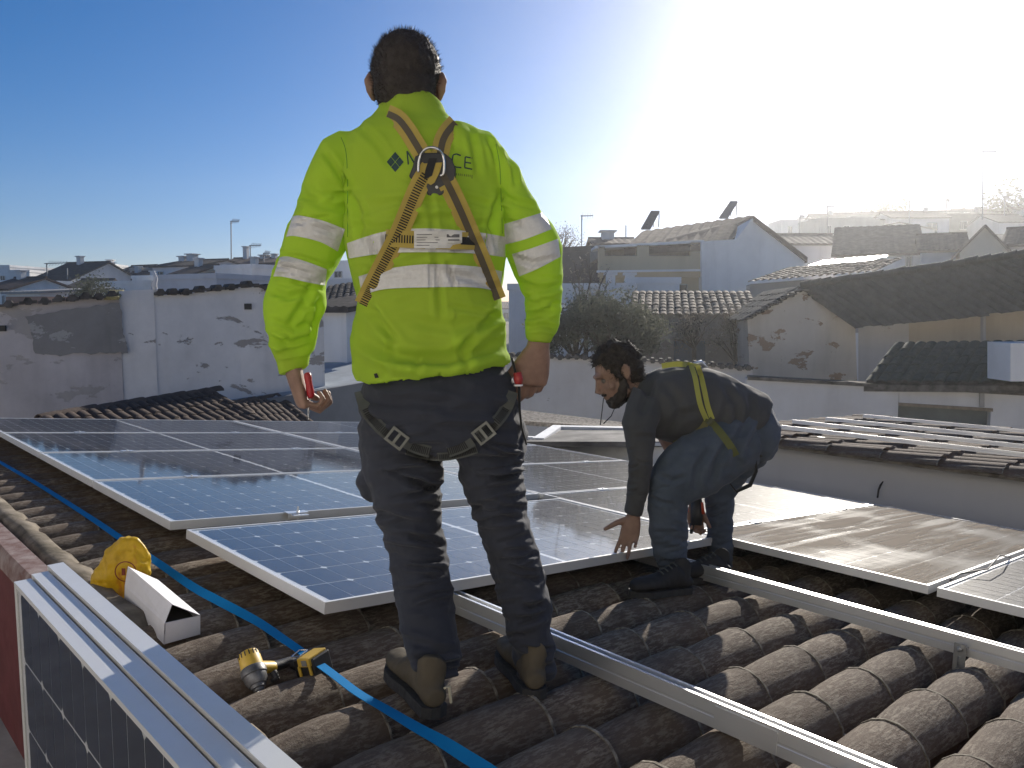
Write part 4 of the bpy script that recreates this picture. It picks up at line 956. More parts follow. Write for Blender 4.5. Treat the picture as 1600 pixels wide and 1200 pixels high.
house('hazy house with low brown roof at the right edge', (1570, 384, 46), (1680, 376, 44), 6, roof='side', rise=1.1, wall=PK, group=None)
# apartment house with terraces and solar water heaters
ap = thing('terrace_house', 'yellow and white two-storey house with long terraces and brown roof on the right', 'house', P(1020, 470, 38))
Yf = 38.0
def fr(px, py, dy=0): return P(px, py, Yf + dy)
m = MB()
for (x0, x1, y0, y1) in ((935, 1096, 400, 425), (935, 945, 385, 400), (995, 1014, 383, 400), (1079, 1096, 378, 400), (935, 1096, 425, 433)): m.prism([fr(x0, y0), fr(x1, y0), fr(x1, y1), fr(x0, y1)], (0, .3, 0))
m.build('facade', M_YELLOW, ap)
m = MB(); m.prism([fr(938, 433.2, .5), fr(1094, 433.2, .5), fr(1094, 490, .5), fr(938, 490, .5)], (0, .3, 0)); m.build('lower_wall', M_YELLOW, ap)
m = MB(); m.prism([fr(936, 384, 1.8), fr(1096, 378, 1.8), fr(1096, 402, 1.8), fr(936, 402, 1.8)], (0, 5, 0)); m.build('terrace_back', simple('terrace_back_wall', (.30,.26,.22), .9), ap)  # dull brown wall at the back of the terrace openings
m = MB(); m.prism([fr(930, 384), fr(1100, 375), fr(1100, 379), fr(930, 388)], (0, 2, 0)); m.prism([fr(932, 423), fr(1098, 421), fr(1098, 424), fr(932, 426)], (0, .0 - .25, 0)); m.build('bands', WH, ap)
for x0, x1 in ((987, 1000), (1012, 1028), (1060, 1074)):
    f = MB(); f.prism([fr(x0, 444, .45), fr(x1, 444, .45), fr(x1, 459, .45), fr(x0, 459, .45)], (0, .045, 0)); w = f.build('window', M_WF, ap); f = MB(); f.prism([fr(x0 + 1, 445, .42), fr(x1 - 1, 445, .42), fr(x1 - 1, 458, .42), fr(x0 + 1, 458, .42)], (0, .029, 0)); f.build('pane', M_PANE, w)
m = MB(); m.prism([fr(1096, 377, -.4), fr(1150, 374, -.4), fr(1176, 341, -.4), fr(1198, 352, -.4), fr(1228, 378, -.4), fr(1257, 400, -.4), fr(1258, 500, -.4), fr(1097, 500, -.4)], (.5, 7, 0)); m.build('white_gable', WH, ap)
m = MB(); a_, b_ = fr(1003, 362, 6), fr(1178, 337, 4.5); c2_, d2_ = fr(1150, 378, -.2), fr(975, 388, .3); ribbed(m, a_, b_, c2_, d2_, .5, .06); m.prism([p - Vector((0,0,.08)) for p in (a_, b_, c2_, d2_)], (0, 0, -.25)); m.build('roof', M_ROOFB, ap)
m = MB(); a3, b3 = fr(1178, 337, -.55), fr(1262, 402, -.55); m.prism([a3, b3, b3 + Vector((0, 0, -.25)), a3 + Vector((0, 0, -.25))], (.4, 7.4, 0)); m.build('gable_roof_edge', M_ROOFB, ap)
for i, (q, leg) in enumerate((([(1002, 359), (1018, 331), (1031, 331), (1016, 359)], (1030, 333, 355)), ([(1124, 342), (1142, 316), (1153, 316), (1137, 342)], (1151, 318, 338)))):
    sp_ = thing('solar_water_heater', 'tilted solar water heater on the brown roof, the %s one' % ('left', 'right')[i], 'solar heater', P(q[0][0], q[0][1], 41.5), 'solar water heaters on the terrace house')
    yy = (40.4, 41.8, 41.8, 40.4); m = MB(); m.prism([P(x, y, Y_) for (x, y), Y_ in zip(q, yy)], Vector((0, .12, .08))); m.build('collector', simple('collector_dark_%d' % i, (.05,.055,.06), .3), sp_)
    m = MB(); m.tube([P(leg[0], leg[1], 41.9), P(leg[0] - 1, leg[2], 41.9)], .03, 6); m.tube([P(leg[0] - 9, leg[1], 41.95), P(leg[0] - 9, leg[2], 41.95)], .03, 6); m.build('legs', M_ZINC, sp_)
house('dark brown block left of the yellow terrace house', (868, 393, 46), (936, 393, 44), 6, wall=simple('dark_brown_wall', (.10,.085,.08), .9, 0, .15, 1), group=None)
house('low grey house behind the dark brown block', (930, 384, 58), (995, 378, 58), 6, wall=CR, group=None, roof='side', rise=.6, rmat=M_ROOFB, chim=((.4,.9,.6),))
house('low white walls in front of the dark brown block', (795, 454, 34), (990, 452, 33), 2, wall=WH, group=None, low=0)
house('white terrace parapet below the yellow facade', (985, 444, 35), (1062, 442, 35), 1.5, wall=WH, group=None, low=0)
for i, (x, y) in enumerate(((954, 430), (984, 430))):
    m = MB(); p = P(x, y, 33.4); m.box((-.18, -.18, -1.6), (.18, .18, 0), Matrix.Translation(p)); m.box((-.26, -.26, .001), (.26, .26, .1), Matrix.Translation(p)); tag(m.build('chimney_post', WH), 'square %s post on the low white walls' % ('cream chimney', 'white chimney')[i], 'chimney')
# ---- hillsides: scattered houses
rh = random.Random(12); n_ = 0; AD_ = simple('brown_far_wall', (.25,.20,.155), .9, 0, .2, .6)
for (q0, q1, Y0, Y1, num) in ((.30, .74, 60, 165, 62), (-.75, .05, 106, 175, 38), (.05, .33, 70, 160, 20)):
    for i in range(num):
        Y_ = Y0 + (Y1 - Y0) * ((i + rh.random()) / num); qx = q0 + (q1 - q0) * rh.random(); x = qx * Y_; w = rh.uniform(7, 12); z = ground_z(x, Y_) + rh.uniform(3.2, 5.2) * (1 if qx > .3 else .75)
        z = min(z, CZ + (486 - ((437 + rh.uniform(-7, 10)) if qx < .05 else (428 if qx <= .3 else 352 - 45*(qx - .3)))) / F * Y_)
        c = EYE.copy(); 
        def topx(x_, y_, z_):
            v = Vector((x_, y_, z_)) - EYE; cz = v.y*_c - v.z*_s; return (800 + F*v.x/cz, 600 - F*(v.z*_c + v.y*_s)/cz, y_)
        l_, r_ = topx(x - w/2, Y_ + rh.uniform(-1, 1), z), topx(x + w/2, Y_, z)
        wl_ = rh.choice((WH, WB, PK, CR, GR, AD_) if qx > .3 else (WH, WB, PK, CR, GR, WH)); rf_ = rh.choice(('side', 'side', 'front', 'flat', 'shed'))
        kind = {'side': 'long-roofed', 'front': 'gabled', 'flat': 'flat-roofed', 'shed': 'single-slope'}[rf_]; side = 'right-hand' if qx > .3 else ('left' if qx < 0 else 'middle')
        used_labels = globals().setdefault('used_labels', {})
        lab_ = 'small %s %s house, %s of the %s hillside' % ({WH: 'white', WB: 'off-white', PK: 'pinkish', CR: 'cream', GR: 'grey', AD_: 'brown'}[wl_], kind, ('lowest down', 'low down', 'halfway up', 'high up', 'at the top')[min(4, i*5//num)] + (', left part', ', middle part', ', right part')[min(2, int((qx - q0)/(q1 - q0)*3))], side)
        used_labels[lab_] = used_labels.get(lab_, 0) + 1; lab_ += ('', ', farther one', ', farthest one', ', far behind')[min(3, used_labels[lab_] - 1)]
        house(lab_, l_, r_, rh.uniform(6, 9), roof=rf_, rise=rh.uniform(.8, 1.6), wall=wl_, rmat=rh.choice((M_ROOFB, M_ROOFD)) if rf_ != 'flat' else M_ROOFB, wins=((.12,.2,.8,1.2),(.4,.5,.8,1.2),(.72,.82,.8,1.2)) if rh.random() < .6 else ((.2,.32,.7,1.0),(.6,.8,.7,1.9)), chim=((rh.uniform(.2,.8), .6, .7),) if rh.random() < .5 else (), group='hazy houses crowding the %s hillside' % side)
for lab, px, yt, yb, Y_, bm2 in (('tall mast with boom at the right edge of the sky', 1536, 236, 330, 75, 24), ('antenna with long boom left of the terrace house', 909, 336, 392, 46, 18), ('antenna between terrace house and hill, with short boom', 1293, 322, 356, 110, 13),
        ('double antenna on the hill skyline', 1421, 314, 345, 110, 16), ('small antenna right of the double one', 1479, 312, 330, 120, 5), ('short antenna over the white house behind the gable', 1250, 338, 360, 100, 8), ('thin mast just left of the water heaters', 978, 352, 378, 60, 0), ('short antenna near the right end of the hill', 1570, 308, 328, 110, 8)):
    antenna(lab, px, yt, yb, Y_, bm2)
# ---- unseen houses added behind the viewer; their sunlit walls bounce light onto shaded sides
M_BH = plaster('bounce_cream_wall', (.56,.53,.48), (.44,.42,.38), scale=.5)  # wall colour of the tall added house that bounces sunlight
def block(label, x0, x1, y, dp, h, wall, roof='side', rise=1.3, nw=4, rot=0.0, st=2):
    M = Matrix.Translation((x1, y, -.3)) @ Matrix.Rotation(math.pi + rot, 4, 'Z'); W = x1 - x0; t = thing('house', label, 'house', M, 'unseen houses added behind the viewer to bounce light')
    m = MB(); 
    if roof == 'side': m.prism([(0, 0, 0), (0, dp, 0), (0, dp, h), (0, dp/2, h + rise), (0, 0, h)], (W, 0, 0))
    else: m.box((0, 0, 0), (W, dp, h)); m.box((-.05, -.05, h + .001), (W + .05, .15, h + .5))
    m.build('wall', wall, t, world=False)
    if roof == 'side':
        rb = MB(); s_ = rise/(dp/2)
        for y0, y1 in ((-.35, dp/2), (dp + .35, dp/2)): a, b, c, e = (-.3, y1, h + rise + .06), (W + .3, y1, h + rise + .06), (W + .3, y0, h - .35*s_ + .06), (-.3, y0, h - .35*s_ + .06); ribbed(rb, a, b, c, e, .25); rb.prism([Vector(q) - Vector((0, 0, .02)) for q in (a, b, c, e)], (0, 0, -.12))
        rb.build('roof', M_ROOFB, t, world=False)
    for k in range(nw):
        for f in range(st): x = W*(k + .5)/nw; z = h - 2.1 - 3.0*f; window(t, x - .5, x + .5, z, z + 1.25)
    return t
block('tall whitewashed house added unseen behind the terrace where the viewer stands, to bounce light', -11, 6.5, -4.6, 7, 9.6, M_BH, 'flat', nw=5, rot=-.35, st=3)
block('white two-storey house added unseen behind the viewer to bounce light, to the left', -27, -12.5, -2, 8, 8.6, M_W[1], nw=4, rot=-.30)
block('cream house added unseen behind the viewer to bounce light, to the right', 9, 22, -9, 8, 8.8, M_W[2], nw=4, rot=-.45)
block('white house added unseen farther behind the viewer to bounce light, far right', 24, 40, -12, 9, 8.4, M_W[0], nw=4, rot=-.45)
block('white house added unseen farther behind the viewer to bounce light, far left', -45, -29, 2, 9, 8.4, M_W[0], nw=4, rot=-.2)
# ---- vegetation
def leaf_mat(name, c1, c2):
    t = NT(name); oi = t.noise(3, 3, .5); t.set(color=t.ramp(oi, [(.3, c1), (.7, c2)]), rough=.7, spec=.3)
    tr = t.n.new('ShaderNodeBsdfTranslucent'); tr.inputs[0].default_value = tuple(x*1.4 for x in c2) + (1,); mx = t.n.new('ShaderNodeMixShader'); mx.inputs[0].default_value = .3
    t.l.new(t.b.outputs[0], mx.inputs[1]); t.l.new(tr.outputs[0], mx.inputs[2]); t.l.new(mx.outputs[0], t.out.inputs[0]); return t.m
M_LEAF = leaf_mat('olive_leaves', (.06,.068,.045), (.14,.145,.10)); M_DRY = leaf_mat('dry_leaves', (.10,.085,.065), (.20,.17,.13)); M_BARK = simple('bark', (.10,.08,.06), .9, 0, .2, 20)
def bush(label, px, py, Y, rx, rz, nleaf, mat, cat='bush', name='bush', size=.07, twigs=14, seed=0, base=None):
    rnd = random.Random(seed); c = P(px, py, Y); zb = base if base is not None else ground_z(c.x, c.y); t = thing(name, label, cat, (c.x, c.y, zb))
    tr = MB(); root = Vector((c.x, c.y, zb)); mid = Vector((c.x, c.y, max(zb + .3, c.z - rz*.8))); tr.tube([root, mid], [.12*rx/1.2, .09*rx/1.2], 7)
    cl = []
    for i in range(twigs):
        a = rnd.uniform(0, 6.28); e = rnd.uniform(-.4, 1.3); d = Vector((math.cos(a)*math.cos(e)*rx, math.sin(a)*math.cos(e)*rx*.8, math.sin(e)*rz)) * rnd.uniform(.55, .98)
        p2 = c + d; m1 = mid.lerp(p2, .5) + Vector((rnd.uniform(-.15, .15), rnd.uniform(-.15, .15), .1))*rx; tr.tube([mid, m1, p2], [.05*rx/1.2, .03*rx/1.2, .008], 5)
        for k in range(3):
            p3 = p2 + Vector((rnd.gauss(0, .25), rnd.gauss(0, .25), rnd.gauss(0, .25)))*rx*.7; tr.tube([m1.lerp(p2, .6), p3], [.014, .005], 4); cl.append((p3, rnd.uniform(.25, .45)*rx))
        cl.append((p2, rnd.uniform(.3, .5)*rx))
    tr.build('trunk', M_BARK, t)
    if nleaf:
        lf = MB(); vs = []; fs = []
        for i in range(nleaf):
            p, r = cl[rnd.randrange(len(cl))]; q = p + Vector((rnd.gauss(0, .45), rnd.gauss(0, .45), rnd.gauss(0, .4)))*r; u = Vector((rnd.gauss(0,1), rnd.gauss(0,1), rnd.gauss(0,1))).normalized(); w = u.orthogonal().normalized(); s = size*rnd.uniform(.5, 1.3)
            b = len(vs); vs += [q - u*s, q + w*s*.4, q + u*s, q - w*s*.4]; fs.append((b, b+1, b+2, b+3))
        lf.add(vs, fs); lf.build('crown', mat, t)
    return t
bush('grey-green olive bush just right of the right sleeve', 900, 520, 23.5, 1.1, 1.0, 5200, M_LEAF, seed=1, base=0)
bush('rounded olive bush to the left of the bending worker\'s head', 945, 525, 22.8, 1.15, .95, 5600, M_LEAF, seed=2, base=0)
bush('smaller grey-green bush behind the head of the bending worker', 995, 528, 23.6, .9, .8, 3800, M_LEAF, seed=3, base=0)
bush('thin leafless tree rising behind the bushes', 916, 470, 25, 1.0, 1.3, 300, M_DRY, 'tree', 'bare_tree', .05, 18, 4, 0)
bush('dry climbing shrub against the barn wall', 1085, 520, 25.0, 1.0, .6, 900, M_DRY, 'shrub', 'dry_shrub', .05, 20, 5, 0)
bush('dry leafy shrub at the corner of the barn beside the adobe gable', 1150, 530, 24.6, .8, .9, 1800, M_DRY, 'shrub', 'dry_shrub', .05, 16, 6, 0)
bush('dark bush on the roofs at the left, beside the striped tiles', 147, 466, 40, 1.3, .8, 2500, M_LEAF, seed=7, base=3)
bush('bare trees showing just beyond the right sleeve', 873, 384, 70, 2.2, 1.6, 900, M_DRY, 'tree', 'bare_tree', .10, 18, 8)
bush('round hazy tree on the skyline of the right hill', 1380, 342, 150, 4.2, 2.6, 2500, M_LEAF, 'tree', 'tree', .3, 14, 9)
bush('hazy tree at the right end of the skyline', 1592, 322, 120, 5.0, 2.6, 2500, M_LEAF, 'tree', 'tree', .3, 14, 10)
# ------------------------------------------------------------------ people
def skin_mat():
    t = NT('skin'); n = t.noise(30, 5, .6); t.set(color=t.ramp(n, [(.3, (.20,.12,.09)), (.7, (.27,.17,.13))]), rough=.55, spec=.35, sss=.08); t.b.inputs['Subsurface Radius'].default_value = (.02, .008, .004); t.bump(t.noise(160, 3, .6), .15, .001); return t.m
M_SKIN = skin_mat()
M_HIVIS = cloth_mat('fluorescent_fabric', (.52,.74,.07), .85, 700, .25, .48, c2=(.46,.68,.06), sheen=.05)
M_REFL = simple('reflective_tape', (.60,.60,.59), .5, .1, .05, 90, .3, 500)
M_TROU = cloth_mat('charcoal_work_cloth', (.036,.040,.054), .9, 600, .3, .0, sheen=.1)
M_JEAN = cloth_mat('blue_denim', (.078,.098,.135), .9, 700, .5, .0, c2=(.055,.07,.10), sheen=.1, nscale=14)
M_SHIRT = cloth_mat('dark_grey_jersey', (.07,.072,.08), .9, 700, .3, .0, sheen=.1)
M_HAIR = simple('dark_hair', (.042,.034,.030), .65, 0, .25, 60, .6, 200, .3); M_BEARD = M_HAIR
M_BOOT = cloth_mat('tan_boot_leather', (.105,.088,.062), .75, 300, .5, 0, c2=(.07,.058,.042), sheen=0, nscale=12); M_SOLE = simple('boot_sole', (.04,.04,.042), .8, 0, .2, 30, .5, 80)
M_BOOTD = cloth_mat('dark_shoe', (.035,.035,.038), .7, 300, .4, 0, sheen=0)
M_WEBY = cloth_mat('yellow_webbing', (.47,.36,.085), .7, 900, .5, .1); M_WEBD = cloth_mat('black_webbing', (.022,.023,.025), .7, 900, .5); M_WEBG = cloth_mat('grey_webbing', (.075,.08,.075), .8, 900, .5)
M_WEBS = cloth_mat('brown_grey_stitching', (.10,.085,.06), .9, 300, .5)
M_LIME = cloth_mat('lime_webbing', (.46,.46,.12), .7, 900, .4, .25)
M_PLAST = simple('black_plastic', (.02,.022,.026), .45, 0, .1, 40)
def ringsLR(mb, rows, n=24, pw=1.0):
    # rows: (xl, yl, xr, yr, Y, half depth, [lean of the depth axis], [n power])
    rs = []
    for r in rows:
        xl, yl, xr, yr, Y, b = r[:6]; dz = r[6] if len(r) > 6 else 0; p = r[7] if len(r) > 7 else pw
        a, c = P(xl, yl, Y), P(xr, yr, Y); C = (a + c)/2; W = (c - a)/2; D = Vector((0, b, dz)); ring = []
        for j in range(n):
            q = 2*math.pi*j/n; cq, sq = math.cos(q), math.sin(q)
            cq = math.copysign(abs(cq)**p, cq); sq = math.copysign(abs(sq)**p, sq); ring.append(C + W*cq + D*sq)
        rs.append(ring)
    return mb.rings(rs)
def hand(mb, wrist, d, n, s, curl, spread=.0, k=1.0, thumb=(.55, .5), curls=None, tcurl=.5):
    # d: towards the fingers, n: the way the palm faces, s: towards the thumb
    d = Vector(d).normalized(); n = Vector(n); n = (n - d*n.dot(d)).normalized(); s0 = d.cross(n); s = s0 if s0.dot(Vector(s)) > 0 else -s0
    w = Vector(wrist)
    def ring(c, a, b, dd=d): 
        nn = n; return [c + s*(a*math.cos(q)) + nn*(b*math.sin(q)) for q in [2*math.pi*j/14 for j in range(14)]]
    mb.rings([ring(w - d*.05*k, .027*k, .020*k), ring(w, .029*k, .021*k), ring(w + d*.03*k, .037*k, .019*k), ring(w + d*.065*k, .042*k, .016*k), ring(w + d*.092*k, .041*k, .0135*k), ring(w + d*.10*k, .037*k, .010*k)])
    L = [(.044,.027,.021), (.048,.031,.023), (.045,.029,.022), (.035,.021,.019)]; off = [.030, .0102, -.0102, -.030]; rad = [.0092, .0095, .009, .0078]
    for i in range(4):
        c = curls[i] if curls else curl; p = w + d*(.090 - .004*abs(i - 1.2))*k + s*off[i]*k; pts = [p - d*.02*k, p]; ang = 0; dirv = (d + s*spread*(1.5 - i)).normalized()
        for j, l in enumerate(L[i]):
            ang += c*(1.0 if j else .8); v = dirv*math.cos(ang) + n*math.sin(ang); p = p + v*l*k; pts.append(p)
        r = rad[i]*k; mb.tube(pts, [r*.9, r, r*.98, r*.92, r*.78], 9)
        mb.ell(pts[-1], (r*.78,)*3, nu=8, nv=6)
    b0 = w + d*.022*k + s*.024*k; v1 = (s*thumb[0] + d*thumb[1] + n*.25).normalized(); p1 = b0 + v1*.042*k; v2 = (v1 + n*tcurl*.6 + d*.25).normalized(); p2 = p1 + v2*.033*k; v3 = (v2 + n*tcurl*.5).normalized(); p3 = p2 + v3*.025*k
    mb.tube([b0 - v1*.012*k, b0, p1, p2, p3], [.013*k, .0155*k, .0125*k, .0108*k, .0085*k], 10); mb.ell(p3, (.0085*k,)*3, nu=8, nv=6)
def headmesh(mb, c, fwd, up, k=1.0, neck=None):
    f = Vector(fwd).normalized(); u = Vector(up); u = (u - f*u.dot(f)).normalized(); r = f.cross(u)
    M = Matrix((r, f, u)).transposed()
    def at(x, y, z): return Vector(c) + M @ (Vector((x, y, z))*k)
    mb.ell(at(0, -.012, .030), (.078*k, .098*k, .090*k), M, 24, 16)            # skull
    mb.ell(at(0, .030, -.030), (.062*k, .066*k, .080*k), M, 20, 14)            # face
    mb.ell(at(0, .052, -.083), (.034*k, .034*k, .026*k), M, 14, 10)            # chin
    mb.tube([at(-.055, .0, -.065), at(-.035, .045, -.088), at(.035, .045, -.088), at(.055, 0, -.065)], [.020*k, .020*k, .020*k, .020*k], 10)   # jaw
    mb.tube([at(0, .088, .022), at(0, .106, -.012), at(0, .116, -.030)], [.010*k, .012*k, .015*k], 10); mb.ell(at(.012, .104, -.034), (.009*k, .010*k, .007*k), M, 8, 6); mb.ell(at(-.012, .104, -.034), (.009*k, .010*k, .007*k), M, 8, 6)  # nose
    mb.tube([at(-.045, .074, .030), at(-.02, .090, .036), at(.02, .090, .036), at(.045, .074, .030)], [.010*k]*4, 8)   # brow
    mb.tube([at(-.022, .088, -.058), at(0, .098, -.056), at(.022, .088, -.058)], [.006*k, .008*k, .006*k], 8); mb.tube([at(-.020, .086, -.068), at(0, .095, -.068), at(.020, .086, -.068)], [.006*k, .008*k, .006*k], 8)
    mb.tube([at(-.05, .07, -.015), at(-.055, .05, -.03)], [.016*k, .018*k], 8); mb.tube([at(.05, .07, -.015), at(.055, .05, -.03)], [.016*k, .018*k], 8)
    for sg in (-1, 1):       # ears
        mb.tube([at(sg*.077, -.008, .022), at(sg*.088, -.022, .030), at(sg*.094, -.030, .012), at(sg*.090, -.022, -.012), at(sg*.080, -.008, -.026), at(sg*.076, .0, -.01)], [.006*k, .008*k, .008*k, .007*k, .008*k, .005*k], 8)
        mb.ell(at(sg*.082, -.016, .0), (.006*k, .018*k, .026*k), M, 8, 8)
    return at, M
def eyes(parent, at, k=1.0):
    for sg in (-1, 1):
        e = MB(); e.ell(at(sg*.031, .0735, .008), (.0115*k,)*3, nu=12, nv=8); e.build('eye', simple('eyeball', (.12,.10,.09), .5) if 'eyeball' not in bpy.data.materials else bpy.data.materials['eyeball'], parent, smooth=True)
def blades(mb, pts, nrm, L, w, jitter, rnd, comb=Vector((0, 0, 0))):
    for p, n in zip(pts, nrm):
        d = (n + Vector((rnd.gauss(0, jitter), rnd.gauss(0, jitter), rnd.gauss(0, jitter))) + comb).normalized(); l = L*rnd.uniform(.6, 1.3); s = d.orthogonal().normalized()*w
        s = Matrix.Rotation(rnd.uniform(0, 3.14), 3, d) @ s; mid = p + d*l*.55 + comb*l*.1; e = p + d*l + comb*l*.3
        mb.add([p - s, p + s, mid + s*.6, mid - s*.6, e], [(0, 1, 2, 3), (3, 2, 4)])
def folds(amp, sc, seed, zst=1.0, xst=1.0):
    o = Vector((seed*7.3, seed*3.1, seed*1.7))
    def f(c, n):
        q = Vector((c.x*sc*xst, c.y*sc*xst, c.z*sc*zst)) + o
        w = noise.noise(q) ; w2 = noise.noise(q*2.3 + Vector((9, 2, 4)))
        return amp*((1 - 2.0*abs(w)) * .55 + w2*.45)
    return f
def px_of(co):                        # world points -> picture points
    v = co - np.array(EYE); cz = v[:,1]*_c - v[:,2]*_s; return 800 + F*v[:,0]/cz, 600 - F*(v[:,2]*_c + v[:,1]*_s)/cz
def creases(o, lines, back=True):
    # press soft folds into a garment: lines = (picture polyline, depth in metres, half width in picture units)
    me = o.data; n = len(me.vertices); co = np.empty(n*3); me.vertices.foreach_get('co', co); co = co.reshape(-1, 3); no = np.empty(n*3); me.vertex_normals.foreach_get('vector', no); no = no.reshape(-1, 3)
    T = np.array(WM[o].translation); x, y = px_of(co + T); d = np.zeros(n); face = np.clip(-no[:,1]*1.6 + .35, 0, 1)
    for pl, A, w in lines:
        best = np.full(n, 1e9); tt = np.zeros(n); m = len(pl) - 1
        for i in range(m):
            ax, ay = pl[i]; bx, by = pl[i+1]; L2 = (bx-ax)**2 + (by-ay)**2; t = np.clip(((x-ax)*(bx-ax) + (y-ay)*(by-ay))/L2, 0, 1); q = np.hypot(x - ax - t*(bx-ax), y - ay - t*(by-ay)); k = q < best; best[k] = q[k]; tt[k] = (i + t[k])/m
        env = np.clip(np.minimum(tt, 1 - tt)*5 + .25, 0, 1)
        d += A*env*(np.exp(-(best/w)**2) - .55*np.exp(-((best - 2.0*w)/(.9*w))**2))
    d *= face if back else 1; co += no*d[:, None]; me.vertices.foreach_set('co', co.ravel()); me.update()
def rand_creases(rows, num, seed, depth=.007, w=(2.5, 5), side=1):
    # short folds across a limb given as (y, xl, xr) rows; side 1 starts them at the right edge, -1 at the left, 0 either
    r = random.Random(seed); out = []; ys = [q[0] for q in rows]
    for i in range(num):
        y = r.uniform(ys[0], ys[-1]); xl = np.interp(y, ys, [q[1] for q in rows]); xr = np.interp(y, ys, [q[2] for q in rows]); W = xr - xl; sd = side or r.choice((-1, 1)); L = r.uniform(.35, .85)*W
        x0, x1 = (xr + 2, xr - L) if sd > 0 else (xl - 2, xl + L); sl = r.uniform(-.35, .35)
        out.append(([(x0, y), ((x0+x1)/2, y + (x1-x0)/2*sl + r.uniform(-3, 5)), (x1, y + (x1-x0)*sl)], -depth*r.uniform(.6, 1.3), r.uniform(*w)))
    return out
def bvh_of(o): return BVHTree.FromPolygons([WM[o] @ v.co for v in o.data.vertices], [tuple(p.vertices) for p in o.data.polygons])
def strap(bvh, path, width, Yfall, off=.0035, th=.0022, mb=None, sub=10, prof=((-.5, .5),)):
    # ribbon laid on a surface along a picture-space path; width in metres
    cc = catmull([(x, y) for x, y in path], sub); pts = []; last = None
    for x, y in cc:
        d = ray(x, y).normalized(); h = bvh.ray_cast(EYE, d)[0] if bvh else None
        if h is None or (last is not None and abs(h.y - last) > .09): h = P(x, y, last if last is not None else Yfall)
        last = h.y; pts.append(h - d*off)
    for _ in range(3): pts = [pts[0]] + [(pts[i-1] + pts[i]*2 + pts[i+1])/4 for i in range(1, len(pts)-1)] + [pts[-1]]
    mb = mb or MB(); rs = []
    for i, p in enumerate(pts):
        t = (pts[min(i+1, len(pts)-1)] - pts[max(i-1, 0)]).normalized(); v = (EYE - p).normalized(); s = t.cross(v).normalized(); n = s.cross(t).normalized()
        if n.dot(v) < 0: n = -n
        a, b = prof[0]; rs.append([p + s*(a*width), p + s*(b*width), p + s*(b*width) + n*th, p + s*(a*width) + n*th])
    mb.rings(rs); return mb, pts
def band(mb, bvh, rowsA, rowsB, nx=90, ny=8, off=.0045):
    # sheet between two picture-space polylines, laid on the surface; sampled columns
    A = catmull(rowsA, max(1, nx // (len(rowsA)-1))); B = catmull(rowsB, max(1, nx // (len(rowsB)-1))); n = min(len(A), len(B)); grid = []
    for i in range(n):
        col = []
        for j in range(ny + 1):
            x, y = A[i]*(1 - j/ny) + B[i]*(j/ny); h = bvh.ray_cast(EYE, ray(x, y).normalized()); col.append(None if h[0] is None else h[0] - ray(x, y).normalized()*off)
        grid.append(col)
    for i in range(n - 1):
        for j in range(ny):
            q = [grid[i][j], grid[i+1][j], grid[i+1][j+1], grid[i][j+1]]
            if any(p is None for p in q): continue
            if max(p.y for p in q) - min(p.y for p in q) > .07: continue
            mb.add(q, [(0, 1, 2, 3)])

# ================= standing worker
Y0 = 2.0
fu, fv = onroof(675, 1105, HC)
W_ = thing('person', 'man standing with his back to us in fluorescent yellow sweatshirt, dark trousers and yellow harness', 'person', P(735, 1100, 1.95))
body = MB()
hat, hM = headmesh(body, P(636, 141, Y0 + .05), (0, 1, -.12), (0, .05, 1), 1.03)
ringsLR(body, [(597, 160, 690, 160, Y0 + .02, .058), (600, 185, 694, 185, Y0 + .01, .062), (600, 215, 700, 215, Y0, .07), (580, 260, 740, 260, Y0, .08), (575, 400, 760, 400, Y0, .09), (575, 560, 780, 560, Y0, .09), (575, 640, 795, 640, Y0, .09), (590, 690, 780, 690, Y0, .07)])
def px_tube(mb, pts, n=10): mb.tube([P(x, y, Y) for x, y, Y, r in pts], [r*mpp(Y) for x, y, Y, r in pts], n)
px_tube(body, [(620, 245, Y0, 18), (535, 248, Y0, 18), (508, 335, Y0, 17), (473, 430, Y0, 16), (452, 520, Y0, 16), (457, 570, Y0, 15)])
px_tube(body, [(690, 248, Y0, 18), (765, 260, Y0, 18), (813, 342, Y0, 17), (843, 430, Y0, 16), (846, 500, Y0, 15), (841, 535, Y0, 14)])
for a_ in ([(640, 640, Y0, 36), (632, 740, Y0, 34), (646, 850, Y0, 26), (662, 960, Y0 - .08, 24), (677, 1060, Y0 - .16, 16)], [(745, 640, Y0, 36), (768, 740, Y0 + .02, 30), (792, 850, Y0 + .04, 22), (818, 960, Y0 + .01, 22), (836, 1055, Y0 - .03, 16)]): px_tube(body, a_)
# left hand: palm towards the thigh, fingers curled round the driver; right hand: half closed
hand(body, P(457, 572, Y0), (.20, .10, -1), (1, .45, .10), (-.3, 1, 0), 1.0, curls=[1.0, 1.12, 1.2, 1.25], k=1.10, thumb=(.45, .75), tcurl=.7)
hand(body, P(841, 540, Y0), (-.16, .10, -1), (-.35, 1, 0), (-1, -.3, 0), .5, curls=[.45, .55, .62, .66], k=1.05, thumb=(.4, .8))
bo = body.build('body', M_SKIN, W_); voxel(bo, .0042, 4)
eyes(W_, hat, 1.03)
# hair: cropped cap
hr = MB(); k_ = 1.03
hr.ell(hat(0, -.018, .040), (.0835*k_, .101*k_, .092*k_), hM, 28, 18); hr.ell(hat(0, -.045, -.012), (.0745*k_, .065*k_, .075*k_), hM, 24, 14)
hr.tube([hat(-.074, .0, .04), hat(-.077, .004, .005)], [.012, .006], 8); hr.tube([hat(.074, .0, .04), hat(.077, .004, .005)], [.012, .006], 8)
ho = hr.build('hair', M_HAIR, W_); voxel(ho, .004, 2, lambda c, n: .0035*noise.noise(c*90) + .004*noise.noise(c*30))
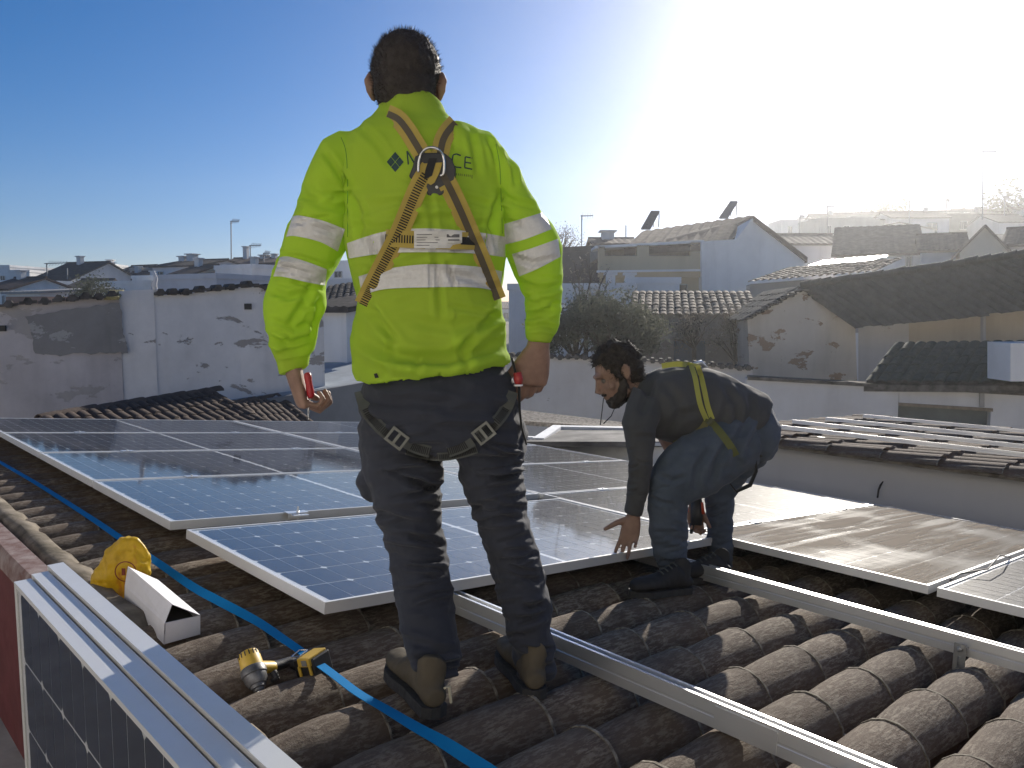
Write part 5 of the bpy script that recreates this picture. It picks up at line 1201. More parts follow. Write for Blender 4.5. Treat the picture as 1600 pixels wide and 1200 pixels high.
# cut the part of the cap that would cover the face
def cut(o, fn):
    bm = bmesh.new(); bm.from_mesh(o.data); bmesh.ops.delete(bm, geom=[v for v in bm.verts if fn(WM[o] @ v.co)], context='VERTS'); bm.to_mesh(o.data); bm.free()
hc_ = hat(0, 0, 0); inv_h = hM.inverted()
def hl(p): return (inv_h @ (p - hc_)) / k_
cut(ho, lambda p: hl(p).y > .045 + .5*max(0, hl(p).z - .02) and hl(p).z < .085)
rnd = random.Random(2); vs_ = [v for v in ho.data.vertices if rnd.random() < .34]
fz = MB(); blades(fz, [ho.matrix_local @ v.co for v in vs_], [v.normal for v in vs_], .011, .0006, .35, rnd, Vector((.1, .0, .35))); fz.build('hair_strands', M_HAIR, ho, world=False)

jk = MB()
ringsLR(jk, [(564, 589, 790, 563, Y0, .140, .008), (557, 593, 795, 566, Y0, .148, .008), (552, 580, 795, 556, Y0, .146), (552, 562, 791, 548, Y0, .136), (550, 528, 790, 520, Y0, .137), (556, 498, 785, 492, Y0, .133), (562, 470, 783, 462, Y0, .128), (555, 440, 788, 432, Y0, .13), (546, 402, 790, 396, Y0, .135), (542, 370, 789, 360, Y0, .14), (540, 320, 789, 312, Y0, .14), (533, 270, 792, 268, Y0, .135), (524, 236, 796, 242, Y0, .125), (537, 211, 775, 221, Y0, .112), (562, 197, 742, 206, Y0 + .005, .10), (584, 187, 713, 194, Y0 + .01, .088), (597, 180, 697, 185, Y0 + .015, .075, -.02), (600, 172, 694, 178, Y0 + .02, .068, -.03), (603, 166, 692, 173, Y0 + .022, .066, -.035), (606, 166, 689, 172, Y0 + .022, .058, -.035)], 32)
ringsLR(jk, [(562, 203, 612, 252, Y0, .05), (530, 203, 590, 262, Y0, .066), (507, 221, 572, 274, Y0, .072), (493, 250, 560, 290, Y0, .074), (483, 280, 553, 310, Y0, .074), (470, 316, 547, 345, Y0, .074), (454, 352, 542, 379, Y0, .072), (443, 392, 526, 411, Y0, .070), (430, 426, 509, 441, Y0, .064), (420, 470, 502, 482, Y0 - .01, .062), (417, 515, 493, 525, Y0 - .01, .056), (424, 545, 489, 547, Y0 - .005, .048), (430, 558, 485, 551, Y0, .037), (432, 562, 483, 553, Y0, .036), (437, 586, 480, 571, Y0, .034)], 24)
ringsLR(jk, [(690, 255, 735, 203, Y0, .05), (722, 262, 765, 212, Y0, .066), (748, 276, 794, 238, Y0, .071), (764, 292, 813, 266, Y0 + .005, .072), (775, 312, 829, 294, Y0 + .01, .072), (784, 336, 846, 322, Y0 + .01, .073), (788, 371, 863, 352, Y0 + .01, .071), (793, 399, 875, 389, Y0 + .01, .068), (806, 431, 878, 421, Y0 + .01, .062), (819, 466, 877, 463, Y0 + .01, .056), (821, 498, 870, 500, Y0 + .01, .048), (822, 512, 868, 515, Y0, .040), (823, 520, 862, 522, Y0, .034), (824, 529, 858, 534, Y0, .033)], 24)
jo = jk.build('sweatshirt', M_HIVIS, W_)
ff = folds(.013, 6.5, 1, .5, 1.0)
def jf(c, n):
    # vertical soft folds on the body, ring-like ones at sleeves and waist
    z = c.z - CZ; side = abs(c.x + .27) > .24; a = ff(c, n)*(.55 if z > -.05 else 1.0)
    if z < -.02 and not side: a += .010*math.sin(c.z*38 + 3*noise.noise(c*7)) * max(0, noise.noise(c*5 + Vector((4, 4, 4))) + .25)
    if side and z < .12: a += .004*math.sin(c.z*80 + 4*noise.noise(c*10)) * (noise.noise(c*6) + .5)
    return a
voxel(jo, .0045, 3, jf)
creases(jo, [([(556,520),(600,548),(650,560),(700,560),(760,545),(788,535)], -.011, 9), ([(560,548),(620,576),(700,580),(775,560)], .009, 8), ([(575,478),(600,510),(625,540)], -.009, 6), ([(785,480),(750,520),(715,548)], -.010, 6), ([(790,505),(765,512),(740,530)], .009, 5),
 ([(680,392),(684,440),(690,500)], -.008, 5), ([(668,300),(676,340),(680,385)], -.006, 5), ([(600,362),(604,402)], -.008, 3), ([(578,368),(584,404)], -.007, 3), ([(760,358),(766,402)], -.008, 3), ([(700,412),(710,450)], -.008, 3), ([(672,412),(674,452)], -.007, 3), ([(548,300),(562,340),(562,378)], -.009, 5), ([(784,300),(770,340),(768,376)], -.009, 5),
 ([(505,235),(525,262),(545,295)], -.009, 5), ([(560,195),(590,225),(612,262)], -.006, 6), ([(735,205),(742,235),(748,275)], -.006, 5), ([(762,214),(772,236),(776,255)], -.007, 3.5), ([(792,236),(803,262),(806,290)], -.007, 3.5), ([(575,420),(570,450),(580,470)], -.007, 4), ([(640,500),(700,512),(770,500)], -.007, 8), ([(600,590),(605,560),(615,530)], -.005, 6), ([(730,578),(725,550),(735,525)], -.006, 6), ([(655,585),(650,560)], -.005, 5),
 ([(425,455),(450,464),(480,458)], -.010, 5), ([(500,470),(496,500),(486,530)], -.010, 5), ([(420,525),(450,540),(488,530)], -.011, 5), ([(424,500),(460,512),(494,505)], -.007, 5), ([(434,552),(460,548),(486,541)], -.012, 4), ([(490,440),(470,480),(450,510)], -.008, 5), ([(455,345),(490,352),(536,372)], -.004, 4), ([(470,300),(500,320),(545,330)], -.007, 6), ([(432,398),(470,402),(522,418)], -.006, 4),
 ([(800,400),(830,412),(866,404)], -.007, 4), ([(808,440),(840,452),(878,442)], -.010, 5), ([(876,470),(850,488),(822,498)], -.010, 5), ([(822,470),(848,478)], -.008, 4), ([(780,300),(806,318),(838,326)], -.008, 5), ([(822,512),(845,508),(870,514)], -.010, 4), ([(790,345),(815,352)], -.006, 4)]
 + rand_creases([(300, 475, 548), (430, 430, 508), (545, 425, 488)], 16, 5, .005, (2.5, 4.5), 0) + rand_creases([(290, 775, 828), (420, 806, 877), (515, 822, 868)], 14, 6, .005, (2.5, 4.5), 0) + rand_creases([(300, 545, 785), (470, 562, 783), (570, 552, 792)], 16, 8, .0045, (4, 8), 0))
jb = bvh_of(jo)
# reflective tape
tp = MB(); band(tp, jb, [(542, 380), (600, 362), (665, 357), (740, 362), (789, 370)], [(545, 404), (600, 396), (665, 394), (740, 396), (790, 402)]); tp.build('reflective_tape', M_REFL, W_, smooth=True)
tp = MB(); band(tp, jb, [(560, 432), (600, 421), (665, 413), (740, 416), (785, 424)], [(566, 462), (600, 452), (665, 449), (740, 449), (781, 456)]); tp.build('reflective_tape', M_REFL, W_, smooth=True)
tp = MB(); band(tp, jb, [(457, 338), (470, 337), (505, 345), (539, 358)], [(447, 370), (462, 369), (500, 378), (528, 393)], 60); tp.build('reflective_tape', M_REFL, W_, smooth=True)
tp = MB(); band(tp, jb, [(437, 402), (452, 401), (485, 411), (511, 421)], [(427, 432), (445, 433), (480, 441), (508, 446)], 60); tp.build('reflective_tape', M_REFL, W_, smooth=True)
tp = MB(); band(tp, jb, [(788, 350), (815, 342), (850, 331)], [(789, 382), (820, 374), (862, 358)], 60); tp.build('reflective_tape', M_REFL, W_, smooth=True)
tp = MB(); band(tp, jb, [(800, 397), (830, 388), (872, 373)], [(811, 432), (840, 420), (876, 401)], 60); tp.build('reflective_tape', M_REFL, W_, smooth=True)
# seams
for nm_, path in (('shoulder_seam', [(533, 215), (541, 240), (543, 300), (543, 370)]), ('shoulder_seam', [(775, 225), (781, 260), (783, 310), (785, 365)])):
    m, _ = strap(jb, path, .002, Y0, .0006, .001); m.build('seam', simple('seam_green', (.16,.38,.03), .9) if 'seam_green' not in bpy.data.materials else bpy.data.materials['seam_green'], W_)
# printed logo: four rhombs and letters, partly under the harness
M_PRINT = simple('dark_print', (.012,.05,.05), .7, 0, .1)
def patch(mb, bvh, quad, off=.0014, n=3):
    (x0, y0), (x1, y1), (x2, y2), (x3, y3) = quad
    decal(mb, bvh, [[((x0*(1-u) + x1*u)*(1-v) + (x3*(1-u) + x2*u)*v, (y0*(1-u) + y1*u)*(1-v) + (y3*(1-u) + y2*u)*v) for u in [i/n for i in range(n+1)]] for v in [j/n for j in range(n+1)]], off)
lg = MB(); cx, cy = 617.5, 253
for dx, dy in ((0, -8.2), (6.9, .0), (0, 8.2), (-6.9, 0)): patch(lg, jb, [(cx + dx, cy + dy - 7.6), (cx + dx + 6.4, cy + dy), (cx + dx, cy + dy + 7.6), (cx + dx - 6.4, cy + dy)])
lg.build('logo_mark', M_PRINT, W_)
def stroke(mb, bvh, pts, w=1.1):
    for (xa, ya), (xb, yb) in zip(pts[:-1], pts[1:]):
        L = math.hypot(xb-xa, yb-ya); nx, ny = -(yb-ya)/L*w, (xb-xa)/L*w; patch(mb, bvh, [(xa+nx, ya+ny), (xb+nx, yb+ny), (xb-nx, yb-ny), (xa-nx, ya-ny)])
for strokes in ([[(638, 257), (636, 236), (648, 256), (649, 238)]], [[(697, 243), (699, 246)]], [[(720, 243), (713, 240.5), (708, 242), (706.5, 250), (707.5, 258), (712, 261), (721, 262)]], [[(738, 247), (727, 245), (726, 262), (738, 264.5)], [(727, 253.5), (736, 255)]]):
    lt = MB()
    for q_ in strokes: stroke(lt, jb, q_)
    lt.build('printed_letter', M_PRINT, W_)
lt = MB()
for i, x in enumerate((713, 716, 719, 722, 725.5, 728.5, 731.5, 734.5, 737.5)): stroke(lt, jb, [(x, 270.5 + i*.35), (x, 274 + i*.35 + (2 if i == 8 else 0))], .45)
tag(lt.build('small_print', M_PRINT, W_), kind='stuff')
# harness
hn_ = thing  # (shorthand kept out of the scene)
def webbing(label, path, w, mats, Y=Y0, bvh=None, dark=True, off=.0075):
    m, pts = strap(bvh or jb, path, w, Y, off, .0022); o = m.build('harness_strap', mats[0], W_)
    if dark:
        m2, _ = strap(bvh or jb, path, w*.36, Y, off + .0030, .0008); m2.build('strap_stitching', M_WEBS, o)
    return o, pts
webbing('', [(606, 178), (622, 186), (636, 203), (648, 222), (660, 242), (672, 262)], .042, (M_WEBY, M_WEBD))
webbing('', [(712, 192), (700, 205), (692, 220), (688, 238), (682, 262)], .042, (M_WEBY, M_WEBD))
oL, pL = webbing('', [(672, 262), (655, 290), (638, 330), (622, 368), (603, 405), (585, 440), (568, 475)], .044, (M_WEBY, M_WEBD), dark=False)
oR, pR = webbing('', [(686, 262), (702, 292), (720, 330), (738, 372), (752, 405), (766, 440), (777, 468)], .044, (M_WEBY, M_WEBD))
def ladder(pts, w, parent, step=.0062, nm='strap_print'):
    m = MB(); acc = 0
    for a, b in zip(pts[:-1], pts[1:]):
        L = (b - a).length; t = (b - a).normalized(); v = (EYE - a).normalized(); s = t.cross(v).normalized(); n = s.cross(t).normalized(); n = n if n.dot(v) > 0 else -n
        while acc < L:
            c = a + t*acc + n*.0030; m.add([c - s*w/2 - t*.0016, c + s*w/2 - t*.0016, c + s*w/2 + t*.0016, c - s*w/2 + t*.0016], [(0, 1, 2, 3)]); acc += step
        acc -= L
    m.build(nm, M_WEBD, parent)
ladder(pL[4:], .020, oL)
oC, pC = webbing('', [(604, 372), (640, 374), (680, 376), (720, 376), (752, 378)], .040, (M_WEBY, M_WEBD), dark=False, off=.007); ladder(pC[:16], .018, oC); ladder(pC[30:], .018, oC, .003)
lb = MB(); patch(lb, jb, [(647, 361), (722, 361), (722, 388), (647, 388)], .0150, 6); lo = lb.build('care_label', simple('label_white', (.62,.62,.60), .6, 0, .05), W_)
lb = MB()
for i in range(5):
    patch(lb, jb, [(651, 366 + i*4.2), (651 + (30, 34, 36, 33, 20)[i], 366 + i*4.2), (651 + (30, 34, 36, 33, 20)[i], 367 + i*4.2), (651, 367 + i*4.2)], .0158, 3)
patch(lb, jb, [(698, 366), (718, 366), (718, 371), (698, 371)], .0158, 3); patch(lb, jb, [(700, 374), (718, 374), (718, 376), (700, 376)], .0158, 3); lb.build('label_print', simple('label_ink', (.12,.12,.13), .7), lo)
# back plate and D-ring
bp_ = MB(); c = jb.ray_cast(EYE, ray(679, 264).normalized())[0]; c = c - Vector((0, .012, 0)); mm = mpp(c.y)
def pl(x, y): return c + Vector(((x - 679)*mm, 0, -(y - 264)*mm))
bp_.prism([pl(x, y) for x, y in ((646, 262), (650, 246), (662, 241), (695, 241), (706, 250), (712, 264), (711, 284), (698, 290), (694, 302), (684, 308), (668, 304), (664, 291), (650, 287), (640, 276))], (0, .016, 0)); bp_.build('back_plate', M_PLAST, W_, bevel=.003)
yw = MB(); yw.prism([pl(x, y) + Vector((0, -.004, 0)) for x, y in ((659, 258), (692, 256), (688, 270), (680, 286), (674, 290), (668, 286), (674, 272), (660, 270))], (0, .003, 0)); yw.build('yellow_web_fold', M_WEBY, W_)
yw = MB(); yw.prism([pl(x, y) + Vector((0, -.006, 0)) for x, y in ((672, 250), (684, 250), (676, 276), (664, 282), (666, 268))], (0, .0018, 0)); yw.build('dark_web_fold', M_WEBD, W_)
dr = MB(); pts = [pl(656, 272), pl(656.5, 258), pl(660, 246), pl(668, 239), pl(677, 236.5), pl(686, 239), pl(693, 246), pl(695.5, 258), pl(694, 274), pl(689, 277)]; pts = [p + Vector((0, -.014 - .01*(i in (3, 4, 5)), 0)) for i, p in enumerate(pts)]
dr.tube([Vector(q) for q in catmull([tuple(p) for p in pts], 5)], .0032, 8); dr.build('d_ring', simple('steel_ring', (.75,.75,.75), .25, 1), W_, smooth=True)
rv = MB(); rv.lathe([(.0001, 0), (.0035, 0), (.0035, .002), (.0001, .003)], pl(683, 293) + Vector((0, -.001, 0)), (0, -1, 0), 12); rv.build('rivet', simple('rivet_pale', (.7,.7,.7), .4), W_)
# trousers
tr = MB()
ringsLR(tr, [(578, 560, 780, 545, Y0, .105), (572, 588, 788, 570, Y0, .118), (563, 606, 800, 596, Y0, .130), (560, 645, 811, 635, Y0, .14), (563, 680, 813, 675, Y0, .13), (568, 703, 812, 700, Y0, .10)], 30)
ringsLR(tr, [(563, 660, 700, 665, Y0, .10), (565, 700, 695, 708, Y0, .105), (570, 740, 690, 742, Y0, .102), (583, 780, 688, 785, Y0, .095), (595, 820, 690, 825, Y0 - .005, .09), (606, 860, 698, 865, Y0 - .01, .085), (615, 900, 705, 905, Y0 - .035, .08), (623, 950, 710, 955, Y0 - .07, .076), (631, 1000, 716, 1003, Y0 - .12, .068), (640, 1035, 719, 1034, Y0 - .145, .058), (644, 1050, 717, 1046, Y0 - .15, .054)], 24)
ringsLR(tr, [(700, 665, 813, 660, Y0, .10), (706, 702, 813, 700, Y0 + .01, .105), (720, 745, 816, 742, Y0 + .02, .10), (737, 790, 820, 788, Y0 + .03, .095), (751, 830, 829, 832, Y0 + .035, .09), (764, 870, 845, 876, Y0 + .04, .085), (772, 910, 853, 915, Y0 + .03, .08), (784, 950, 859, 952, Y0 + .01, .075), (797, 1000, 864, 1000, Y0 - .005, .066), (805, 1035, 867, 1038, Y0 - .01, .056), (810, 1050, 866, 1052, Y0 - .01, .052)], 24)
tr.ell(P(581, 750, Y0 + .02), (.034, .06, .062)); tr.ell(P(812, 690, Y0 + .03), (.016, .05, .06))
to = tr.build('trousers', M_TROU, W_)
tf = folds(.013, 9, 3, 2.0, .9)
def tfn(c, n):
    z = c.z - CZ; k = 1.0 if z < -.35 else .45
    kn = math.exp(-((z + .62)/.13)**2) + .8*math.exp(-((z + 1.0)/.10)**2)
    return -.002 + tf(c, n)*k + kn*.006*math.sin(c.z*78 + 5*noise.noise(c*6))*(.6 + noise.noise(c*9))
voxel(to, .0042, 2, tfn); creases(to, rand_creases([(690, 568, 692), (830, 596, 692), (1048, 646, 719)], 26, 11, .010, (2.5, 6), 1) + rand_creases([(700, 705, 813), (830, 752, 828), (1048, 809, 867)], 26, 12, .010, (2.5, 6), 1) + rand_creases([(760, 575, 690), (1048, 646, 719)], 10, 13, .007, (3, 7), -1) + rand_creases([(760, 725, 817), (1048, 809, 867)], 10, 14, .007, (3, 7), -1) + rand_creases([(620, 562, 808), (690, 563, 812)], 8, 15, .006, (5, 9), 0)); tb = bvh_of(to)
for path, wd in (([(563, 612), (572, 640), (588, 662), (608, 680)], .030), ([(632, 690), (650, 700), (672, 706)], .028), ([(800, 612), (790, 640), (770, 665), (748, 683)], .030), ([(738, 688), (722, 698), (700, 706)], .028)):
    o, p_ = webbing('', path, wd, (M_WEBG, M_WEBD), Y0, tb, False, .005)
    ladder(p_[len(p_)//3:], .018, o, .0045)
o, p_ = webbing('', [(635, 704), (660, 711), (690, 714), (722, 709), (745, 702)], .020, (M_WEBG, M_WEBD), Y0 - .10, None if False else tb, False, .006); ladder(p_, .012, o, .0042)
for x, y, rr in ((621, 684, -38), (756, 676, 38)):
    h = tb.ray_cast(EYE, ray(x, y).normalized())[0] or P(x, y, Y0 - .13); Mx = Matrix.Translation(h - Vector((0, .009, 0))) @ Matrix.Rotation(math.radians(-rr), 4, 'Y')
    b = MB(); b.box((-.024, -.003, -.020), (.024, .001, -.014), Mx); b.box((-.024, -.003, .014), (.024, .001, .020), Mx); b.box((-.024, -.003, -.0139), (-.018, .001, .0139), Mx); b.box((.018, -.003, -.0139), (.024, .001, .0139), Mx); b.box((-.004, -.005, -.0139), (.003, -.001, .0139), Mx); b.build('buckle', simple('dull_buckle', (.16,.165,.15), .5, .3) if 'dull_buckle' not in bpy.data.materials else bpy.data.materials['dull_buckle'], W_)
# rope and clip hanging at the right hip
m = MB(); m.tube([P(800, 560, Y0 - .02), P(806, 585, Y0 - .03), P(811, 605, Y0 - .04), P(812, 640, Y0 - .04), P(815, 668, Y0 - .04), P(823, 695, Y0 - .04)], [.006, .0055, .006, .005, .0055, .004], 8, flat=.6); m.build('hanging_strap', M_WEBD, W_, smooth=True)
m = MB(); m.tube([P(808, 582, Y0 - .06), P(810, 592, Y0 - .06), P(810, 600, Y0 - .06)], [.010, .0125, .010], 10); m.build('red_clip', simple('red_plastic', (.40,.03,.03), .45), W_, smooth=True); m = MB(); m.lathe([(.0115, 0), (.0115, .004)], P(810, 600.5, Y0 - .06), (0, 0, -1), 10); m.build('clip_rim', W1, W_)
# hem tag
m = MB(); patch(m, jb, [(584, 584), (589, 583), (592, 590), (586, 591)], .002, 2); m.build('hem_tag', M_WEBD, W_)
# boots
def boot(parent, ankle, heel, yaw, mat, k=1.0, slope=None, lace=True):
    f = Vector((math.sin(yaw), math.cos(yaw), 0)); nrm = RN; f = (f - nrm*f.dot(nrm)).normalized(); s = f.cross(nrm)
    h = Vector(heel)
    def at(x, y, z): return h + s*(x*k) + f*(y*k) + nrm*(z*k)
    def ring(y, w, z0, z1, tilt=0): 
        c = (z0 + z1)/2; return [at(w*math.cos(q), y + tilt*math.sin(q), c + (z1 - z0)/2*math.sin(q)) for q in [2*math.pi*j/18 for j in range(18)]]
    m = MB(); m.rings([ring(-.012, .020, .015, .055), ring(.0, .029, .010, .060), ring(.03, .034, .010, .080), ring(.075, .036, .010, .112), ring(.12, .040, .010, .092), ring(.17, .048, .010, .074), ring(.22, .050, .010, .066), ring(.262, .042, .010, .060), ring(.288, .024, .012, .044)])
    a = Vector(ankle); cs = [at(0, .035, .06), at(0, .035, .10), (at(0, .035, .10) + a)/2, a]; rr = [.034, .036, .035, .032]; m.tube(cs, [r*k for r in rr], 18)
    o = m.build('boot', mat, parent); voxel(o, .0045, 3, lambda c, n: .0015*noise.noise(c*55))
    so = MB()
    for z0, z1, gx in ((.0, .012, 1.0),): so.rings([[at(w*gx*x, y, z) for y, w in ((-.014, .012), (.0, .032), (.06, .036), (.12, .037), (.19, .050), (.24, .049), (.28, .032), (.296, .008)) for x in (1,)] + [at(-w*gx, y, z) for y, w in ((.296, .008), (.28, .032), (.24, .049), (.19, .050), (.12, .037), (.06, .036), (.0, .032), (-.014, .012))] for z in (-.012, .014)])
    so.build('sole', M_SOLE, o, smooth=30)
    if lace:
        l = MB()
        for i in range(4): l.tube([at(-.022, .085 + i*.022, .108 - i*.010), at(0, .088 + i*.022, .117 - i*.010), at(.022, .085 + i*.022, .108 - i*.010)], .0028, 6)
        l.build('laces', M_WEBG, o)
    return o
heelL = P(677, 1116, 1.84); heelR = P(832, 1088, 1.96)
hl_, hr_ = onroof(678, 1112, HC + .012), onroof(835, 1084, HC + .012)
boot(W_, P(678, 1046, 1.85), R(hl_[0], hl_[1], HC + .012), math.radians(-26), M_BOOT, 1.0)
boot(W_, P(838, 1044, 1.985), R(hr_[0], hr_[1], HC + .012), math.radians(-14), M_BOOT, 1.0)
m = MB(); tabp = P(702, 1078, 1.76); m.tube([tabp + Vector((-.012, 0, .004)), tabp + Vector((0, -.004, .010)), tabp + Vector((.004, -.002, -.03))], [.003, .004, .003], 6); m.build('boot_tab', simple('pale_tab', (.6,.55,.4), .7), W_)
# screwdriver in the left hand
sdv = thing('screwdriver', 'small screwdriver with red handle held upright in the standing man\'s left hand', 'screwdriver', P(483, 600, Y0 - .02))
m = MB(); ax_ = (P(486, 622, Y0 - .015) - P(480, 583, Y0 - .02)); m.lathe([(.004, 0), (.0085, .003), (.0095, .012), (.0085, .030), (.0100, .048), (.0095, .060), (.006, .066)], P(480, 582, Y0 - .02), ax_, 14); m.build('handle', simple('red_handle', (.42,.02,.03), .35), sdv, smooth=True)
m = MB(); m.tube([P(485, 618, Y0 - .015), P(482, 640, Y0 - .01), P(481, 656, Y0 - .01)], .0021, 8); m.build('shaft', simple('shaft_steel', (.6,.6,.6), .3, 1), sdv, smooth=True)

# ================= bending worker
YB = 3.32
B2 = thing('person', 'dark-haired bearded man bending over the panel edge in dark grey shirt and blue jeans', 'person', P(1085, 925, 3.3))
bd = MB(); hf = Vector((-.86, -.14, -.46)).normalized()
hat2, hM2 = headmesh(bd, P(966, 585, YB - .02), hf, (-.44, .05, .88), 1.0)
px_tube(bd, [(972, 590, YB, 24), (992, 608, YB, 22), (1015, 620, YB, 26), (1070, 625, YB, 40), (1130, 640, YB, 42), (1165, 660, YB, 42)], 16)
px_tube(bd, [(1020, 625, YB, 20), (1004, 650, YB - .14, 13), (1000, 720, YB - .18, 11), (992, 800, YB - .16, 11)])
px_tube(bd, [(1015, 630, YB, 24), (1030, 650, YB + .19, 20), (1065, 725, YB + .24, 14), (1085, 785, YB + .22, 10)])
px_tube(bd, [(1165, 670, YB, 30), (1130, 705, YB - .12, 30), (1050, 745, YB - .16, 26), (1043, 800, YB - .15, 20), (1048, 890, YB - .15, 14)])
px_tube(bd, [(1165, 670, YB, 26), (1140, 722, YB + .15, 14), (1124, 764, YB + .25, 13), (1126, 890, YB + .28, 10)])
hand(bd, P(990, 806, YB - .16), (-.22, -.12, -1), (-.30, -1, 0), (-1, 0, 0), .22, curls=[.12, .16, .30, .75], k=1.0, spread=.10, thumb=(.95, .55), tcurl=.2)
hand(bd, P(1086, 788, YB + .22), (.02, -.1, -1), (0, -1, 0), (1, 0, 0), .9, curls=[.8, .8, .85, .9], k=.95, thumb=(.4, .8))
bo2 = bd.build('body', M_SKIN, B2); voxel(bo2, .0048, 4); eyes(B2, hat2)
hr2 = MB(); hr2.ell(hat2(0, -.018, .045), (.086, .104, .098), hM2, 24, 16); hr2.ell(hat2(0, -.055, .0), (.074, .055, .080), hM2, 20, 12); hr2.tube([hat2(-.073, .012, .03), hat2(-.076, .012, -.02)], [.014, .012], 8); hr2.tube([hat2(.073, .012, .03), hat2(.076, .012, -.02)], [.014, .012], 8)
ho2 = hr2.build('hair', M_HAIR, B2); voxel(ho2, .0045, 1, lambda c, n: .012*noise.noise(c*38) + .006*noise.noise(c*85))
h2c = hat2(0, 0, 0); inv2 = hM2.inverted(); cut(ho2, lambda p: (inv2 @ (p - h2c)).y > .055 and (inv2 @ (p - h2c)).z < .075)
rnd = random.Random(3); vs_ = [v for v in ho2.data.vertices if rnd.random() < .22]; fz = MB(); blades(fz, [v.co for v in vs_], [v.normal for v in vs_], .022, .0011, .7, rnd); fz.build('hair_curls', M_HAIR, ho2, world=False)
be = MB(); be.tube([hat2(-.062, .004, -.01), hat2(-.058, .016, -.050), hat2(-.046, .046, -.080), hat2(-.02, .072, -.096), hat2(.02, .072, -.096), hat2(.046, .046, -.080), hat2(.058, .016, -.050), hat2(.062, .004, -.01)], [.014, .022, .026, .028, .028, .026, .022, .014], 12); be.tube([hat2(-.024, .094, -.050), hat2(0, .102, -.046), hat2(.024, .094, -.050)], [.006, .007, .006], 8)
be.ell(hat2(0, .052, -.088), (.048, .050, .036), hM2, 16, 10)
beo = be.build('beard', M_BEARD, B2); voxel(beo, .004, 2, lambda c, n: .004*noise.noise(c*70))
sh = MB()
ringsLR(sh, [(1000, 592, 980, 628, YB, .062), (1012, 585, 985, 645, YB, .10), (1030, 577, 990, 668, YB, .16), (1052, 571, 1010, 680, YB, .185), (1080, 570, 1040, 688, YB, .185), (1112, 577, 1068, 692, YB, .175), (1145, 591, 1100, 700, YB, .168), (1174, 606, 1135, 695, YB, .165), (1194, 614, 1152, 690, YB, .165), (1200, 622, 1160, 682, YB, .155)], 28)
ringsLR(sh, [(990, 605, 1048, 640, YB - .10, .07), (978, 636, 1030, 656, YB - .15, .07), (973, 662, 1022, 676, YB - .18, .062), (979, 695, 1021, 700, YB - .19, .055), (983, 722, 1018, 726, YB - .19, .048), (981, 755, 1014, 760, YB - .18, .042), (978, 785, 1006, 791, YB - .165, .036), (977, 800, 1002, 806, YB - .16, .034)], 22)
ringsLR(sh, [(1000, 610, 1050, 650, YB + .12, .07), (1008, 640, 1054, 656, YB + .19, .06), (1030, 680, 1066, 690, YB + .23, .05), (1052, 715, 1082, 722, YB + .24, .042), (1066, 750, 1094, 754, YB + .235, .037), (1072, 772, 1098, 776, YB + .225, .034)], 18)
so_ = sh.build('shirt', M_SHIRT, B2); voxel(so_, .0055, 3, folds(.008, 8, 5, 1.2, 1.0)); creases(so_, rand_creases([(660, 975, 1022), (800, 978, 1004)], 12, 21, .006, (2, 4), 0) + [([(1020, 590), (1010, 620), (1000, 650)], -.012, 6), ([(1040, 680), (1060, 650), (1095, 640)], -.010, 6), ([(1100, 690), (1130, 655), (1140, 620)], -.010, 6), ([(1040, 600), (1060, 625), (1065, 660)], -.008, 6), ([(1130, 600), (1150, 630), (1150, 670)], -.009, 5), ([(1170, 610), (1175, 640), (1165, 672)], -.009, 5)]); sb = bvh_of(so_)
jn = MB()
ringsLR(jn, [(1146, 608, 1112, 692, YB, .15), (1176, 617, 1132, 708, YB, .168), (1200, 634, 1152, 722, YB, .172), (1212, 658, 1172, 724, YB, .155), (1211, 684, 1188, 718, YB, .11)], 28)
ringsLR(jn, [(1172, 640, 1180, 726, YB - .09, .10), (1138, 650, 1152, 742, YB - .12, .10), (1100, 664, 1118, 768, YB - .14, .098), (1062, 686, 1086, 782, YB - .155, .090), (1036, 706, 1066, 792, YB - .16, .082), (1019, 734, 1066, 806, YB - .16, .074)], 24)
ringsLR(jn, [(1024, 726, 1062, 742, YB - .16, .055), (1014, 750, 1070, 766, YB - .16, .074), (1013, 790, 1073, 796, YB - .155, .072), (1015, 830, 1073, 834, YB - .15, .066), (1022, 866, 1072, 868, YB - .15, .062), (1029, 888, 1073, 892, YB - .15, .062), (1033, 897, 1072, 900, YB - .15, .058)], 22)
ringsLR(jn, [(1160, 660, 1196, 722, YB + .09, .09), (1128, 690, 1170, 742, YB + .16, .09), (1106, 716, 1156, 762, YB + .22, .08), (1102, 750, 1147, 778, YB + .25, .07), (1103, 800, 1144, 806, YB + .27, .062), (1106, 850, 1144, 852, YB + .28, .06), (1110, 884, 1143, 886, YB + .28, .058), (1112, 896, 1142, 898, YB + .28, .055)], 20)
jo2 = jn.build('jeans', M_JEAN, B2); voxel(jo2, .0055, 2, folds(.008, 11, 7, 1.6, 1.0)); creases(jo2, rand_creases([(750, 1014, 1070), (890, 1029, 1073)], 14, 22, .007, (2, 4), 0) + [([(1110, 700), (1090, 730), (1085, 765)], -.012, 5), ([(1140, 690), (1120, 720), (1112, 755)], -.012, 5), ([(1170, 660), (1150, 690), (1150, 730)], -.012, 6), ([(1030, 742), (1050, 752), (1070, 745)], -.010, 4), ([(1060, 700), (1045, 725), (1020, 735)], -.007, 5), ([(1198, 650), (1180, 680), (1170, 705)], -.010, 5)] + rand_creases([(780, 1102, 1146), (890, 1110, 1142)], 10, 23, .007, (2, 4), 0)); jb2 = bvh_of(jo2)
n1 = onroof(1074, 921, HC + .012); n2 = onroof(1142, 893, HC + .012)
boot(B2, P(1050, 893, YB - .15), R(n1[0] , n1[1], HC + .012), math.radians(-118), M_BOOTD, .95)
